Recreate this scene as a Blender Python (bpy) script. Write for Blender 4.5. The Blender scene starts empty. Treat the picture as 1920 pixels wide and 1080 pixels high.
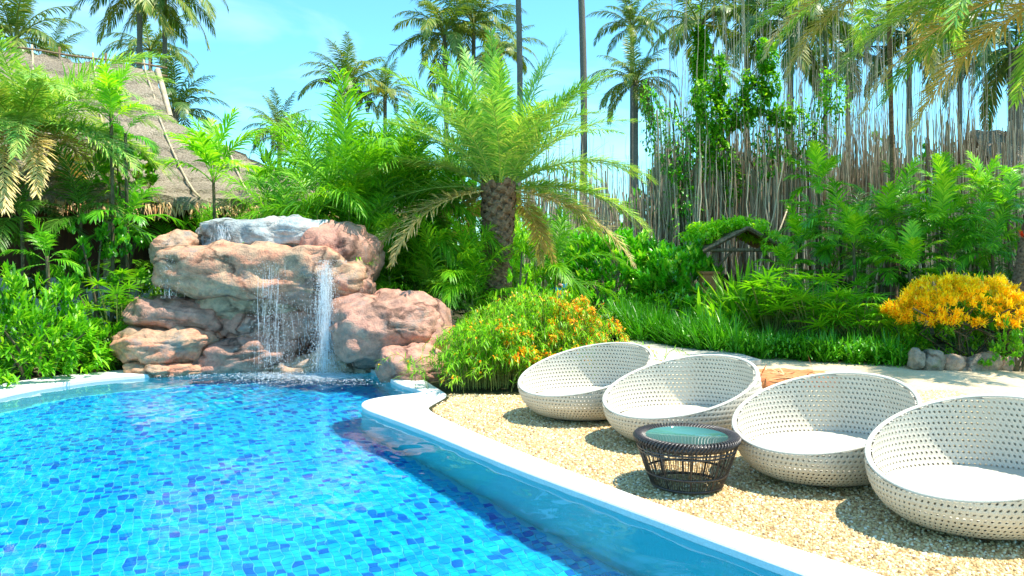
import bpy, math, random
import numpy as np
from mathutils import Vector, noise, geometry

# ------------------------------------------------------------------ camera, world, sun, exposure
scene = bpy.context.scene
COL = scene.collection
F = 1450.0            # focal length in pixels of the 1920 px wide photograph
CAMH = 1.7
cam_d = bpy.data.cameras.new('camera'); cam = bpy.data.objects.new('camera', cam_d); COL.objects.link(cam)
cam_d.sensor_width = 36; cam_d.lens = 36 * F / 1920; cam_d.shift_y = -60 / 1920
cam_d.clip_start = .05; cam_d.clip_end = 2000
cam.location = (0, 0, CAMH); cam.rotation_euler = (math.pi / 2, 0, 0)
scene.camera = cam
SUN_DIR = Vector((0.38, -0.07, 0.92)).normalized()      # towards the sun
world = bpy.data.worlds.new('World'); scene.world = world; world.use_nodes = True
wn, wl = world.node_tree.nodes, world.node_tree.links
wn.clear()
sky = wn.new('ShaderNodeTexSky'); sky.sky_type = 'NISHITA'; sky.sun_disc = False
sky.sun_elevation = math.asin(SUN_DIR.z); sky.sun_rotation = math.atan2(SUN_DIR.x, SUN_DIR.y)
sky.air_density = 1.0; sky.dust_density = .3; sky.ozone_density = 1.0
tint = wn.new('ShaderNodeMix'); tint.data_type = 'RGBA'; tint.blend_type = 'MULTIPLY'; tint.inputs[0].default_value = 1
wl.new(sky.outputs[0], tint.inputs[6]); tint.inputs[7].default_value = (.52, 1.02, 1.10, 1)
# faint wisps of cloud
tc_ = wn.new('ShaderNodeTexCoord'); mp_ = wn.new('ShaderNodeMapping'); mp_.inputs['Scale'].default_value = (1.2, 1.2, 4.5); wl.new(tc_.outputs['Generated'], mp_.inputs[0])
nz_ = wn.new('ShaderNodeTexNoise'); nz_.inputs['Scale'].default_value = 2.2; nz_.inputs['Detail'].default_value = 6; nz_.inputs['Distortion'].default_value = .6; wl.new(mp_.outputs[0], nz_.inputs['Vector'])
cr_ = wn.new('ShaderNodeValToRGB'); cr_.color_ramp.elements[0].position = .5; cr_.color_ramp.elements[1].position = .8; cr_.color_ramp.elements[0].color = (0, 0, 0, 1); cr_.color_ramp.elements[1].color = (.5, .5, .5, 1); wl.new(nz_.outputs['Fac'], cr_.inputs[0])
cl_ = wn.new('ShaderNodeMix'); cl_.data_type = 'RGBA'; wl.new(cr_.outputs[0], cl_.inputs[0]); wl.new(tint.outputs[2], cl_.inputs[6]); cl_.inputs[7].default_value = (4.6, 5.0, 5.2, 1)
bg = wn.new('ShaderNodeBackground'); bg.inputs[1].default_value = .15
wl.new(cl_.outputs[2], bg.inputs[0])
wo = wn.new('ShaderNodeOutputWorld'); wl.new(bg.outputs[0], wo.inputs[0])
sun_d = bpy.data.lights.new('sun', 'SUN'); sun_d.energy = 4.1; sun_d.angle = math.radians(.5); sun_d.color = (1, .93, .80); sun_d.cycles.is_caustics_light = True
sun = bpy.data.objects.new('sun', sun_d); COL.objects.link(sun)
sun.rotation_euler = SUN_DIR.to_track_quat('Z', 'Y').to_euler()
scene.view_settings.view_transform = 'Standard'; scene.view_settings.look = 'None'
scene.view_settings.exposure = 1.08; scene.view_settings.gamma = 1
scene.render.engine = 'CYCLES'
cy = scene.cycles
cy.max_bounces = 8; cy.diffuse_bounces = 3; cy.glossy_bounces = 3; cy.transmission_bounces = 6; cy.transparent_max_bounces = 12
cy.caustics_reflective = False; cy.caustics_refractive = True
cy.sample_clamp_indirect = 6
try:
    cy.use_denoising = True; cy.denoiser = 'OPENIMAGEDENOISE'
except Exception:
    pass

PI = math.pi
rng = np.random.default_rng(7)

def at(px, py, Y):
    """world point seen at photograph pixel (px, py) at distance Y"""
    return np.array([(px - 960) / F * Y, Y, CAMH - (py - 480) / F * Y])

def gp(px, py, z=0.0):
    """point of the plane z seen at pixel (px, py)"""
    Y = F * (CAMH - z) / (py - 480)
    return np.array([(px - 960) / F * Y, Y, z])

# ------------------------------------------------------------------ materials
def srgb(r, g, b):
    f = lambda c: (c / 255 / 12.92) if c / 255 <= .04045 else ((c / 255 + .055) / 1.055) ** 2.4
    return (f(r), f(g), f(b), 1)

class NT:
    def __init__(s, name):
        s.m = bpy.data.materials.new(name); s.m.use_nodes = True
        s.n = s.m.node_tree.nodes; s.l = s.m.node_tree.links; s.n.clear()
        s.out = s.n.new('ShaderNodeOutputMaterial')
    def node(s, t, **kw):
        x = s.n.new(t)
        for k, v in kw.items():
            if k.startswith('_'): setattr(x, k[1:], v)
        return x
    def link(s, a, b): s.l.new(a, b)
    def coords(s, scale=(1, 1, 1), obj=False):
        g = s.n.new('ShaderNodeTexCoord') if obj else s.n.new('ShaderNodeNewGeometry')
        mp = s.n.new('ShaderNodeMapping'); mp.inputs['Scale'].default_value = scale
        s.link(g.outputs['Object'] if obj else g.outputs['Position'], mp.inputs[0]); return mp.outputs[0]
    def noise(s, scale, vec=None, detail=4, rough=.55, dist=0):
        x = s.n.new('ShaderNodeTexNoise'); x.inputs['Scale'].default_value = scale; x.inputs['Detail'].default_value = detail
        x.inputs['Roughness'].default_value = rough; x.inputs['Distortion'].default_value = dist
        if vec is not None: s.link(vec, x.inputs['Vector'])
        return x.outputs['Fac']
    def ramp(s, fac, stops):
        x = s.n.new('ShaderNodeValToRGB'); e = x.color_ramp.elements
        while len(e) < len(stops): e.new(.5)
        for i, (p, c) in enumerate(stops): e[i].position = p; e[i].color = c if len(c) == 4 else (*c, 1)
        s.link(fac, x.inputs[0]); return x.outputs[0]
    def mix(s, fac, a, b, mode='MIX'):
        x = s.n.new('ShaderNodeMix'); x.data_type = 'RGBA'; x.blend_type = mode
        for sock, v in ((x.inputs[0], fac), (x.inputs[6], a), (x.inputs[7], b)):
            if isinstance(v, (int, float)): sock.default_value = v
            elif isinstance(v, tuple): sock.default_value = v if len(v) == 4 else (*v, 1)
            else: s.link(v, sock)
        return x.outputs[2]
    def attr(s, name='v'):
        x = s.n.new('ShaderNodeAttribute'); x.attribute_name = name; return x.outputs['Fac']
    def bump(s, h, strength=.3, dist=.02):
        x = s.n.new('ShaderNodeBump'); x.inputs['Strength'].default_value = strength; x.inputs['Distance'].default_value = dist
        s.link(h, x.inputs['Height']); return x.outputs[0]
    def pbr(s, col, rough=.6, normal=None, spec=.5, metal=0):
        p = s.n.new('ShaderNodeBsdfPrincipled')
        if isinstance(col, tuple): p.inputs['Base Color'].default_value = col if len(col) == 4 else (*col, 1)
        else: s.link(col, p.inputs['Base Color'])
        if isinstance(rough, (int, float)): p.inputs['Roughness'].default_value = rough
        else: s.link(rough, p.inputs['Roughness'])
        p.inputs['Specular IOR Level'].default_value = spec; p.inputs['Metallic'].default_value = metal
        if normal is not None: s.link(normal, p.inputs['Normal'])
        s.p = p; s.link(p.outputs[0], s.out.inputs[0]); return p

def G(r, g, b): return (r, g, b, 1)
def leaf_mat(name, stops, trans=.35, rough=.42, spec=.45):
    t = NT(name)
    stops = [(a, G(*[min(.92, c * k) for c, k in zip(b, (1.75, 1.6, 1.1))])) for a, b in stops]
    col = t.ramp(t.attr('v'), stops)
    oi = t.node('ShaderNodeObjectInfo'); rv = t.ramp(oi.outputs['Random'], [(0, G(.78, .80, .9)), (.5, G(1, 1, 1)), (1, G(1.28, 1.12, .9))])
    col = t.mix(1.0, col, rv, 'MULTIPLY')
    p = t.pbr(col, rough, None, spec)
    tr = t.node('ShaderNodeBsdfTranslucent')
    tc = t.mix(1.0, col, (1.25, 1.25, .6), 'MULTIPLY'); t.link(tc, tr.inputs[0])
    mx = t.node('ShaderNodeMixShader'); mx.inputs[0].default_value = trans
    t.link(p.outputs[0], mx.inputs[1]); t.link(tr.outputs[0], mx.inputs[2]); t.link(mx.outputs[0], t.out.inputs[0])
    return t.m

def G(r, g, b): return (r, g, b, 1)
M_ = {}
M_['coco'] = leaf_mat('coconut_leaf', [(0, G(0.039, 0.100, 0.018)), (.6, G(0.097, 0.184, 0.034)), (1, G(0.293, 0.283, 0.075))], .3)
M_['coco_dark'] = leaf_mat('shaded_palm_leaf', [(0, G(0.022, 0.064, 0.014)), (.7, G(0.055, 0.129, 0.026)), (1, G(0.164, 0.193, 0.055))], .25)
M_['date'] = leaf_mat('date_leaf', [(0, G(0.051, 0.177, 0.048)), (.5, G(0.147, 0.355, 0.074)), (1, G(0.413, 0.488, 0.171))], .3)
M_['date_dry'] = leaf_mat('dry_date_leaf', [(0, G(0.132, 0.159, 0.043)), (.5, G(0.308, 0.285, 0.129)), (1, G(0.550, 0.444, 0.315))], .25)
M_['areca'] = leaf_mat('areca_leaf', [(0, G(0.033, 0.150, 0.006)), (.55, G(0.088, 0.300, 0.010)), (1, G(0.242, 0.460, 0.020))], .42)
M_['bright'] = leaf_mat('bright_leaf', [(0, G(0.038, 0.176, 0.005)), (.5, G(0.103, 0.352, 0.011)), (1, G(0.321, 0.550, 0.036))], .4)
M_['lush'] = leaf_mat('lush_leaf', [(0, G(0.026, 0.124, 0.007)), (.55, G(0.065, 0.293, 0.014)), (1, G(0.238, 0.554, 0.036))], .33, .33, .6)
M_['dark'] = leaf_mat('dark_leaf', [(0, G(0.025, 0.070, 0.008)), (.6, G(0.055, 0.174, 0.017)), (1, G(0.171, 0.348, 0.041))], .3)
M_['waxy'] = leaf_mat('waxy_leaf', [(0, G(0.030, 0.160, 0.008)), (.55, G(0.088, 0.391, 0.017)), (1, G(0.400, 0.746, 0.082))], .25, .28, .7)
M_['grass'] = leaf_mat('strap_leaf', [(0, G(0.017, 0.111, 0.004)), (.6, G(0.052, 0.272, 0.008)), (1, G(0.174, 0.494, 0.029))], .35, .35, .55)
M_['lime'] = leaf_mat('lime_leaf', [(0, G(0.074, 0.266, 0.010)), (.5, G(0.174, 0.437, 0.015)), (1, G(0.310, 0.570, 0.040))], .4)
M_['bushy'] = leaf_mat('feathery_leaf', [(0, G(0.050, 0.209, 0.008)), (.5, G(0.125, 0.361, 0.012)), (1, G(0.263, 0.475, 0.030))], .4)
M_['orange'] = leaf_mat('orange_flower', [(0, G(.75, .10, .01)), (.5, G(.85, .25, .01)), (1, G(.9, .5, .03))], .3)
M_['yellow'] = leaf_mat('croton_leaf', [(0, G(0.493, 0.180, 0.007)), (.35, G(0.739, 0.377, 0.008)), (1, G(0.887, 0.594, 0.026))], .3, .4)
M_['red'] = leaf_mat('red_flower', [(0, G(.6, .03, .01)), (1, G(.8, .08, .02))], .2)

t = NT('root_wood'); c = t.coords((1, 1, .12))
col = t.ramp(t.attr('v'), [(0, G(.20, .14, .085)), (.5, G(.50, .39, .26)), (1, G(.78, .66, .48))])
col = t.mix(.5, col, t.ramp(t.noise(30, c), [(.3, G(.5, .5, .5)), (.7, G(1.2, 1.2, 1.2))]), 'MULTIPLY')
t.pbr(col, .85, t.bump(t.noise(60, c), .5, .02), .2); M_['root'] = t.m

def bark(name, a, b, zs=1.0, sc=14):
    t = NT(name); c = t.coords((1, 1, zs))
    n = t.noise(sc, c, 5, .6)
    t.pbr(t.ramp(n, [(.3, a), (.7, b)]), .9, t.bump(n, .8, .03), .2); M_[name] = t.m
bark('palm_bark', G(.13, .11, .085), G(.30, .26, .2), 4)
bark('rough_bark', G(.09, .05, .028), G(.36, .22, .13), 1.2, 18)
bark('stem_bark', G(.07, .06, .03), G(.2, .17, .09), .5)
bark('cane', G(.12, .17, .03), G(.3, .33, .09), 1.5)
bark('timber', G(.12, .075, .04), G(.36, .25, .15), .3, 20)
bark('bamboo', G(.35, .27, .16), G(.62, .52, .36), .3, 10)

t = NT('thatch'); g = t.n.new('ShaderNodeNewGeometry'); c = t.coords((1, 1, 1))
n1 = t.noise(28, c, 6, .7); n2 = t.noise(1.3, c, 3); n3 = t.noise(9, c, 4)
col = t.ramp(n1, [(.3, G(.13, .10, .07)), (.5, G(.36, .30, .22)), (.72, G(.62, .54, .42))])
col = t.mix(.55, col, t.ramp(n2, [(.35, G(.62, .6, .58)), (.65, G(1.2, 1.15, 1.08))]), 'MULTIPLY')
t.pbr(col, .95, t.bump(t.mix(.5, n1, n3), 1.0, .12), .1); M_['thatch'] = t.m

t = NT('dark_wood'); c = t.coords((1, 1, .15)); n = t.noise(9, c)
t.pbr(t.ramp(n, [(.3, G(.05, .022, .01)), (.7, G(.16, .075, .035))]), .7, t.bump(n, .3, .02), .3); M_['dark_wood'] = t.m
t = NT('plaster'); n = t.noise(4, t.coords())
t.pbr(t.ramp(n, [(.3, G(.4, .42, .38)), (.7, G(.6, .6, .56))]), .8); M_['plaster'] = t.m
t = NT('terracotta'); n = t.noise(12, t.coords())
t.pbr(t.ramp(n, [(.3, G(.42, .13, .04)), (.7, G(.68, .27, .09))]), .8, t.bump(n, .3, .02)); M_['terracotta'] = t.m

t = NT('soil'); c = t.coords(); n = t.noise(.6, c, 6); n2 = t.noise(25, c, 5)
col = t.mix(.5, t.ramp(n, [(.35, G(.03, .045, .012)), (.7, G(.07, .055, .03))]), t.ramp(n2, [(.3, G(.02, .03, .01)), (.7, G(.09, .08, .045))]))
t.pbr(col, .95, t.bump(n2, .8, .03), .1); M_['soil'] = t.m

t = NT('white_coping'); c = t.coords(); n = t.noise(60, c, 5); n2 = t.noise(2.0, c)
col = t.mix(.6, t.ramp(n, [(.3, G(.62, .61, .57)), (.6, G(.8, .8, .77))]), t.ramp(n2, [(.3, G(.72, .72, .69)), (.7, G(.82, .82, .8))]))
t.pbr(col, .7, t.bump(n, .25, .006), .35); M_['coping'] = t.m
t = NT('pool_plaster'); c = t.coords(); n = t.noise(3, c)
t.pbr(t.ramp(n, [(.3, G(.34, .82, .80)), (.7, G(.42, .88, .86))]), .6); M_['pool_wall'] = t.m
t = NT('pool_grout'); t.pbr(G(.14, .72, .86), .6); M_['grout'] = t.m
t = NT('mosaic_tile'); c = t.coords()
col = t.ramp(t.attr('v'), [(0, G(.012, .16, .66)), (.18, G(.012, .28, .80)), (.34, G(.01, .48, .90)), (.7, G(.01, .60, .93)), (1, G(.04, .72, .94))])
# light net that the ripples draw on the floor is left to the renderer; the glaze itself is mottled
col = t.mix(.35, col, t.ramp(t.noise(14, c, 4), [(.35, G(.55, .7, .9)), (.65, G(1.3, 1.2, 1.1))]), 'MULTIPLY')
t.pbr(col, .3, None, .4); M_['tile'] = t.m

t = NT('pool_water'); c = t.coords((1, 1.0, 1))
tr = t.node('ShaderNodeBsdfRefraction'); tr.inputs[0].default_value = (.84, .99, 1, 1); tr.inputs['Roughness'].default_value = 0; tr.inputs['IOR'].default_value = 1.33
gl = t.node('ShaderNodeBsdfGlossy'); gl.inputs['Roughness'].default_value = .02
fr = t.node('ShaderNodeFresnel'); fr.inputs[0].default_value = 1.33
mx = t.node('ShaderNodeMixShader'); t.link(fr.outputs[0], mx.inputs[0]); t.link(tr.outputs[0], mx.inputs[1]); t.link(gl.outputs[0], mx.inputs[2])
t.link(mx.outputs[0], t.out.inputs[0]); M_['water'] = t.m

t = NT('pebble_bed'); c = t.coords(); vo = t.node('ShaderNodeTexVoronoi'); vo.inputs['Scale'].default_value = 42; t.link(c, vo.inputs['Vector'])
sh = t.node('ShaderNodeSeparateColor'); t.link(vo.outputs['Color'], sh.inputs[0])
col = t.ramp(sh.outputs[0], [(0, G(.36, .22, .09)), (.4, G(.62, .44, .2)), (.75, G(.78, .64, .38)), (1, G(.85, .78, .6))])
edge = t.ramp(vo.outputs['Distance'], [(.25, G(1, 1, 1)), (.75, G(.45, .38, .3))])
col = t.mix(.8, col, edge, 'MULTIPLY')
col = t.mix(.6, col, t.ramp(t.noise(1.1, c, 4), [(.35, G(.8, .72, .6)), (.65, G(1.1, 1.08, 1.02))]), 'MULTIPLY')
inv = t.node('ShaderNodeMath', _operation='SUBTRACT'); inv.inputs[0].default_value = 1; t.link(vo.outputs['Distance'], inv.inputs[1])
t.pbr(col, .6, t.bump(inv.outputs[0], .7, .012), .4); M_['bed'] = t.m
t = NT('pebble'); col = t.ramp(t.attr('v'), [(0, G(.20, .11, .04)), (.35, G(.50, .33, .13)), (.72, G(.74, .57, .29)), (1, G(.86, .80, .62))])
t.pbr(col, .45, None, .5); M_['pebble'] = t.m
t = NT('sand_path'); c = t.coords(); n = t.noise(30, c, 5); n2 = t.noise(1.5, c)
col = t.mix(.5, t.ramp(n, [(.3, G(.40, .27, .13)), (.5, G(.66, .50, .30)), (.7, G(.78, .65, .44))]), t.ramp(n2, [(.3, G(.60, .43, .24)), (.7, G(.78, .63, .42))]))
t.pbr(col, .85, t.bump(n, .4, .01), .2); M_['path'] = t.m
t = NT('deck_wood'); c = t.coords((.3, 6, 1)); n = t.noise(10, c)
t.pbr(t.ramp(n, [(.3, G(.42, .38, .32)), (.7, G(.66, .62, .55))]), .8, t.bump(n, .2, .01), .2); M_['deck'] = t.m

def rock_mat(name, stops, top=None):
    t = NT(name); c = t.coords(); n1 = t.noise(1.7, c, 6, .6, .8); n2 = t.noise(9, c, 8, .7); n3 = t.noise(45, c, 4, .6)
    col = t.ramp(n1, stops)
    col = t.mix(.75, col, t.ramp(n2, [(.32, G(.40, .37, .36)), (.48, G(1, .97, .94)), (.68, G(1.6, 1.5, 1.4))]), 'MULTIPLY')
    mpn = t.n.new('ShaderNodeMapping'); mpn.inputs['Location'].default_value = (3, 7, 1); t.link(c, mpn.inputs[0])
    n4 = t.noise(3.0, mpn.outputs[0], 6, .7)
    col = t.mix(t.ramp(n4, [(.55, G(0, 0, 0)), (.66, G(.7, .7, .7))]), col, top or G(.28, .25, .22))
    # thin dark cracks with a wandering course
    wv = t.n.new('ShaderNodeTexNoise'); wv.inputs['Scale'].default_value = 2.5; wv.inputs['Detail'].default_value = 5; t.link(c, wv.inputs['Vector'])
    ad = t.n.new('ShaderNodeVectorMath'); ad.operation = 'MULTIPLY_ADD'; t.link(wv.outputs['Color'], ad.inputs[0]); ad.inputs[1].default_value = (.7, .7, .7); t.link(c, ad.inputs[2])
    vo = t.n.new('ShaderNodeTexVoronoi'); vo.feature = 'DISTANCE_TO_EDGE'; vo.inputs['Scale'].default_value = .72; t.link(ad.outputs[0], vo.inputs['Vector'])
    crk = t.ramp(vo.outputs['Distance'], [(.0, G(.22, .2, .18)), (.012, G(.45, .42, .4)), (.035, G(1, 1, 1))])
    msk = t.ramp(t.noise(1.1, mpn.outputs[0], 2), [(.42, G(0, 0, 0)), (.52, G(.9, .9, .9))])
    col = t.mix(msk, col, crk, 'MULTIPLY')
    t.pbr(col, .62, t.bump(t.mix(.4, n2, n3), .9, .05), .4); M_[name] = t.m
rock_mat('rock_pink', [(.3, G(.24, .13, .09)), (.45, G(.46, .25, .18)), (.6, G(.60, .29, .21)), (.75, G(.50, .38, .27))])
rock_mat('rock_tan', [(.3, G(.26, .19, .13)), (.5, G(.50, .35, .23)), (.7, G(.60, .36, .24))])
rock_mat('rock_orange', [(.3, G(.30, .22, .15)), (.46, G(.52, .32, .20)), (.6, G(.64, .27, .16)), (.75, G(.52, .34, .24))], G(.25, .24, .22))
rock_mat('rock_blue', [(.3, G(.24, .22, .20)), (.48, G(.36, .44, .46)), (.6, G(.5, .5, .47)), (.75, G(.42, .33, .27))], G(.45, .40, .34))
rock_mat('rock_small', [(.3, G(.2, .17, .12)), (.6, G(.4, .34, .26)), (.8, G(.5, .45, .38))], G(.14, .2, .06))
t = NT('falling_water'); p = t.pbr(G(.95, .98, 1), .15, None, .8)
tr = t.node('ShaderNodeBsdfTransparent'); mx = t.node('ShaderNodeMixShader'); mx.inputs[0].default_value = .75
t.link(tr.outputs[0], mx.inputs[1]); t.link(p.outputs[0], mx.inputs[2]); t.link(mx.outputs[0], t.out.inputs[0]); M_['fall'] = t.m

t = NT('white_wicker'); c = t.coords((1, 1, 1), True)
n = t.noise(150, c, 2); n2 = t.noise(3, c)
col = t.mix(.5, t.ramp(n, [(.3, G(.46, .41, .32)), (.7, G(.76, .71, .60))]), t.ramp(n2, [(.3, G(.58, .53, .42)), (.7, G(.72, .67, .56))]))
t.pbr(col, .5, t.bump(n, .35, .004), .4); M_['wicker'] = t.m
t = NT('black_wicker'); c = t.coords((1, 1, 1), True); n = t.noise(90, c, 3)
t.pbr(t.ramp(n, [(.3, G(.018, .014, .012)), (.7, G(.08, .062, .052))]), .35, t.bump(n, .4, .004), .6); M_['black'] = t.m
t = NT('green_glass'); p = t.pbr(G(.10, .30, .25), .03, None, .9); p.inputs['Transmission Weight'].default_value = .35; M_['glass'] = t.m
t = NT('blue_cloth'); t.pbr(G(.01, .28, .75), .8, t.bump(t.noise(30, t.coords((1, 1, 1), True)), .4, .01), .2); M_['blue_cloth'] = t.m
t = NT('navy_cloth'); t.pbr(G(.02, .03, .07), .8); M_['navy_cloth'] = t.m
t = NT('skin'); p = t.pbr(G(.42, .22, .13), .5); M_['skin'] = t.m
t = NT('hair'); t.pbr(G(.012, .009, .008), .5); M_['hair'] = t.m
t = NT('dry_leaf'); t.pbr(t.ramp(t.attr('v'), [(0, G(.45, .2, .06)), (1, G(.85, .6, .32))]), .8); M_['dry'] = t.m

# ------------------------------------------------------------------ mesh helpers
class MB:
    """collects quads and triangles with a per-vertex value v and links them as one mesh object"""
    def __init__(s): s.V = []; s.Q = []; s.T = []; s.A = []; s.n = 0
    def add(s, V, Q=None, T=None, v=.5):
        V = np.asarray(V, float).reshape(-1, 3)
        s.V.append(V)
        s.A.append(np.full(len(V), v) if np.isscalar(v) else np.asarray(v, float).reshape(-1))
        if Q is not None and len(Q): s.Q.append(np.asarray(Q, int).reshape(-1, 4) + s.n)
        if T is not None and len(T): s.T.append(np.asarray(T, int).reshape(-1, 3) + s.n)
        s.n += len(V)
    def mesh(s, name, mat, smooth=True):
        me = bpy.data.meshes.new(name)
        V = np.concatenate(s.V) if s.V else np.zeros((0, 3))
        Q = np.concatenate(s.Q) if s.Q else np.zeros((0, 4), int); T = np.concatenate(s.T) if s.T else np.zeros((0, 3), int)
        me.vertices.add(len(V)); me.vertices.foreach_set('co', V.astype(np.float32).ravel())
        L = np.concatenate([Q.ravel(), T.ravel()]); me.loops.add(len(L)); me.loops.foreach_set('vertex_index', L.astype(np.int32))
        nf = len(Q) + len(T); me.polygons.add(nf)
        st = np.concatenate([np.arange(len(Q)) * 4, len(Q) * 4 + np.arange(len(T)) * 3]).astype(np.int32)
        me.polygons.foreach_set('loop_start', st)
        try: me.polygons.foreach_set('loop_total', np.concatenate([np.full(len(Q), 4), np.full(len(T), 3)]).astype(np.int32))
        except Exception: pass
        me.polygons.foreach_set('use_smooth', np.full(nf, smooth))
        a = me.attributes.new('v', 'FLOAT', 'POINT'); a.data.foreach_set('value', (np.concatenate(s.A) if s.A else np.zeros(0)).astype(np.float32))
        me.update(calc_edges=True); me.validate()
        me.materials.append(M_[mat] if isinstance(mat, str) else mat)
        return me
    def build(s, name, mat, parent=None, smooth=True):
        return link(name, s.mesh(name, mat, smooth), parent)

def link(name, me, parent=None, loc=(0, 0, 0), rz=0, sc=1):
    o = bpy.data.objects.new(name, me); COL.objects.link(o); o.parent = parent
    o.location = loc; o.rotation_euler = (0, 0, rz); o.scale = (sc, sc, sc) if np.isscalar(sc) else sc
    return o
def tag(o, label=None, cat=None, group=None, kind=None):
    if label: o['label'] = label
    if cat: o['category'] = cat
    if group: o['group'] = group
    if kind: o['kind'] = kind
    return o
def thing(name, label, cat, loc=(0, 0, 0), rz=0, group=None):
    return tag(link(name, None, None, loc, rz), label, cat, group)

def unit(a): return a / np.maximum(np.linalg.norm(a, axis=-1, keepdims=True), 1e-9)

def blades(m, P, D, U, L, W, droop=0., seg=3, v=None, fold=0., prof='leaf'):
    """leaf blades: P base, D direction, U rough up, L length, W half width, droop towards -Z as a fraction of L"""
    P = np.asarray(P, float); n = len(P); D = unit(np.asarray(D, float)); U = np.broadcast_to(np.asarray(U, float), (n, 3))
    L = np.broadcast_to(L, (n,)).astype(float); W = np.broadcast_to(W, (n,)).astype(float); droop = np.broadcast_to(droop, (n,)).astype(float)
    S = unit(np.cross(D, U)); N = unit(np.cross(S, D))
    pts = []; c = P.copy(); d = D.copy()
    for k in range(seg + 1):
        t = k / seg
        if prof == 'leaf': w = [.35, 1, .8, .45, .05][min(4, round(t * 4))] if seg == 4 else (max(.06, math.sin(PI * min(1, t * .9 + .1)) ** .8))
        elif prof == 'strap': w = [.7, 1, .9, .6, .06][round(t * 4)]
        else: w = 1.0 - .9 * t
        off = S * (W * w)[:, None]
        up = N * (W * w * fold)[:, None]
        if fold: pts += [c - off + up, c, c + off + up]
        else: pts += [c - off, c + off]
        if k < seg:
            dd = d.copy(); dd[:, 2] -= droop * (t + .5 / seg) * 2.0; dd = unit(dd)
            c = c + dd * (L / seg)[:, None]
    k_ = 3 if fold else 2
    V = np.stack(pts, 1)                       # n, (seg+1)*k_, 3
    st = V.shape[1]; Q = []
    for k in range(seg):
        for j in range(k_ - 1): Q.append([k * k_ + j, k * k_ + j + 1, (k + 1) * k_ + j + 1, (k + 1) * k_ + j])
    Q = np.array(Q)[None] + (np.arange(n) * st)[:, None, None]
    if v is None: v = rng.random(n)
    v = np.broadcast_to(v, (n,))
    m.add(V.reshape(-1, 3), Q.reshape(-1, 4), v=np.repeat(np.clip(v, 0, 1), st))

def tube(m, pts, rad, sides=6, v=.5, cap=False):
    pts = np.asarray(pts, float); n = len(pts); rad = np.broadcast_to(rad, (n,))
    T = unit(np.gradient(pts, axis=0)); ref = np.array([0, 0, 1.]) if abs(T[0, 2]) < .9 else np.array([1., 0, 0])
    A = unit(np.cross(T, ref)); B = unit(np.cross(T, A)); th = np.arange(sides) * 2 * PI / sides
    V = pts[:, None] + rad[:, None, None] * (np.cos(th)[None, :, None] * A[:, None] + np.sin(th)[None, :, None] * B[:, None])
    i = np.arange(n - 1)[:, None] * sides; j = np.arange(sides)[None]; j2 = (j + 1) % sides
    Q = np.stack([i + j, i + j2, i + sides + j2, i + sides + j], -1).reshape(-1, 4)
    T_ = []
    V = V.reshape(-1, 3)
    if cap:
        V = np.concatenate([V, pts[:1], pts[-1:]]); a = n * sides
        T_ = [[a, (k + 1) % sides, k] for k in range(sides)] + [[a + 1, (n - 1) * sides + k, (n - 1) * sides + (k + 1) % sides] for k in range(sides)]
    m.add(V, Q, T_, v)

def box(m, c, s, rz=0, v=.5, tilt=None):
    x, y, z = np.array(s) / 2
    V = np.array([[a, b, d] for a in (-x, x) for b in (-y, y) for d in (-z, z)])
    if tilt is not None: V = V @ np.array(tilt).T
    cr, sr = math.cos(rz), math.sin(rz); V = V @ np.array([[cr, sr, 0], [-sr, cr, 0], [0, 0, 1]])
    m.add(V + np.array(c), [[0, 1, 3, 2], [4, 6, 7, 5], [0, 4, 5, 1], [2, 3, 7, 6], [0, 2, 6, 4], [1, 5, 7, 3]], v=v)

def poly_sheet(name, outer, holes, z, mat, kind='structure'):
    loops = [[Vector((p[0], p[1], 0)) for p in outer]] + [[Vector((p[0], p[1], 0)) for p in h] for h in holes]
    tris = geometry.tessellate_polygon(loops)
    V = [[p[0], p[1], z] for lp in loops for p in lp]
    V = np.array(V); T = []
    for a, b, c in tris:
        nz = (V[b][0] - V[a][0]) * (V[c][1] - V[a][1]) - (V[b][1] - V[a][1]) * (V[c][0] - V[a][0])
        T.append((a, b, c) if nz > 0 else (a, c, b))
    m = MB(); m.add(V, None, T); o = m.build(name, mat, None, False); tag(o, kind=kind); return o

def smooth_closed(P, k=3):
    P = np.array(P, float)
    for _ in range(k):
        Q = np.roll(P, -1, 0); P = np.stack([.75 * P + .25 * Q, .25 * P + .75 * Q], 1).reshape(-1, P.shape[1])
    return P

# ------------------------------------------------------------------ pool, coping, ground, terrace
pairs = [((3.4, 1.2), (3.72, 1.35)), ((2.85, 2.3), (3.17, 2.42)), ((2.2, 3.2), (2.5, 3.35))]
px_pairs = [((1500, 1080), (1640, 1080)), ((1200, 968), (1305, 978)), ((960, 880), (1052, 882)), ((800, 812), (888, 814)),
            ((725, 784), (815, 780)), ((680, 768), (800, 768)), ((676, 756), (815, 759)), ((712, 747), (828, 752)), ((760, 742), (836, 747)),
            ((796, 738), (838, 742)), ((782, 732), (815, 728)), ((745, 722), (790, 712))]
for a, b in px_pairs: pairs.append((tuple(gp(*a)[:2]), tuple(gp(*b)[:2])))
pairs += [((-1.95, 11.3), (-1.5, 11.6)), ((-2.4, 11.9), (-2.3, 12.3)), ((-3.4, 12.0), (-3.4, 12.4)), ((-4.5, 11.8), (-4.6, 12.2))]
for a, b in [((300, 702), (292, 691)), ((200, 710), (195, 699)), ((100, 722), (92, 708)), ((0, 742), (-8, 724)), ((-110, 772), (-130, 750)), ((-300, 860), (-345, 835))]:
    pairs.append((tuple(gp(*a)[:2]), tuple(gp(*b)[:2])))
pairs += [((-6.0, 5.2), (-6.35, 5.2)), ((-6.2, 3.5), (-6.55, 3.5)), ((-6.0, 1.2), (-6.35, 1.0)), ((-2, .95), (-2, .65)), ((2, .95), (2, .65))]
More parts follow.
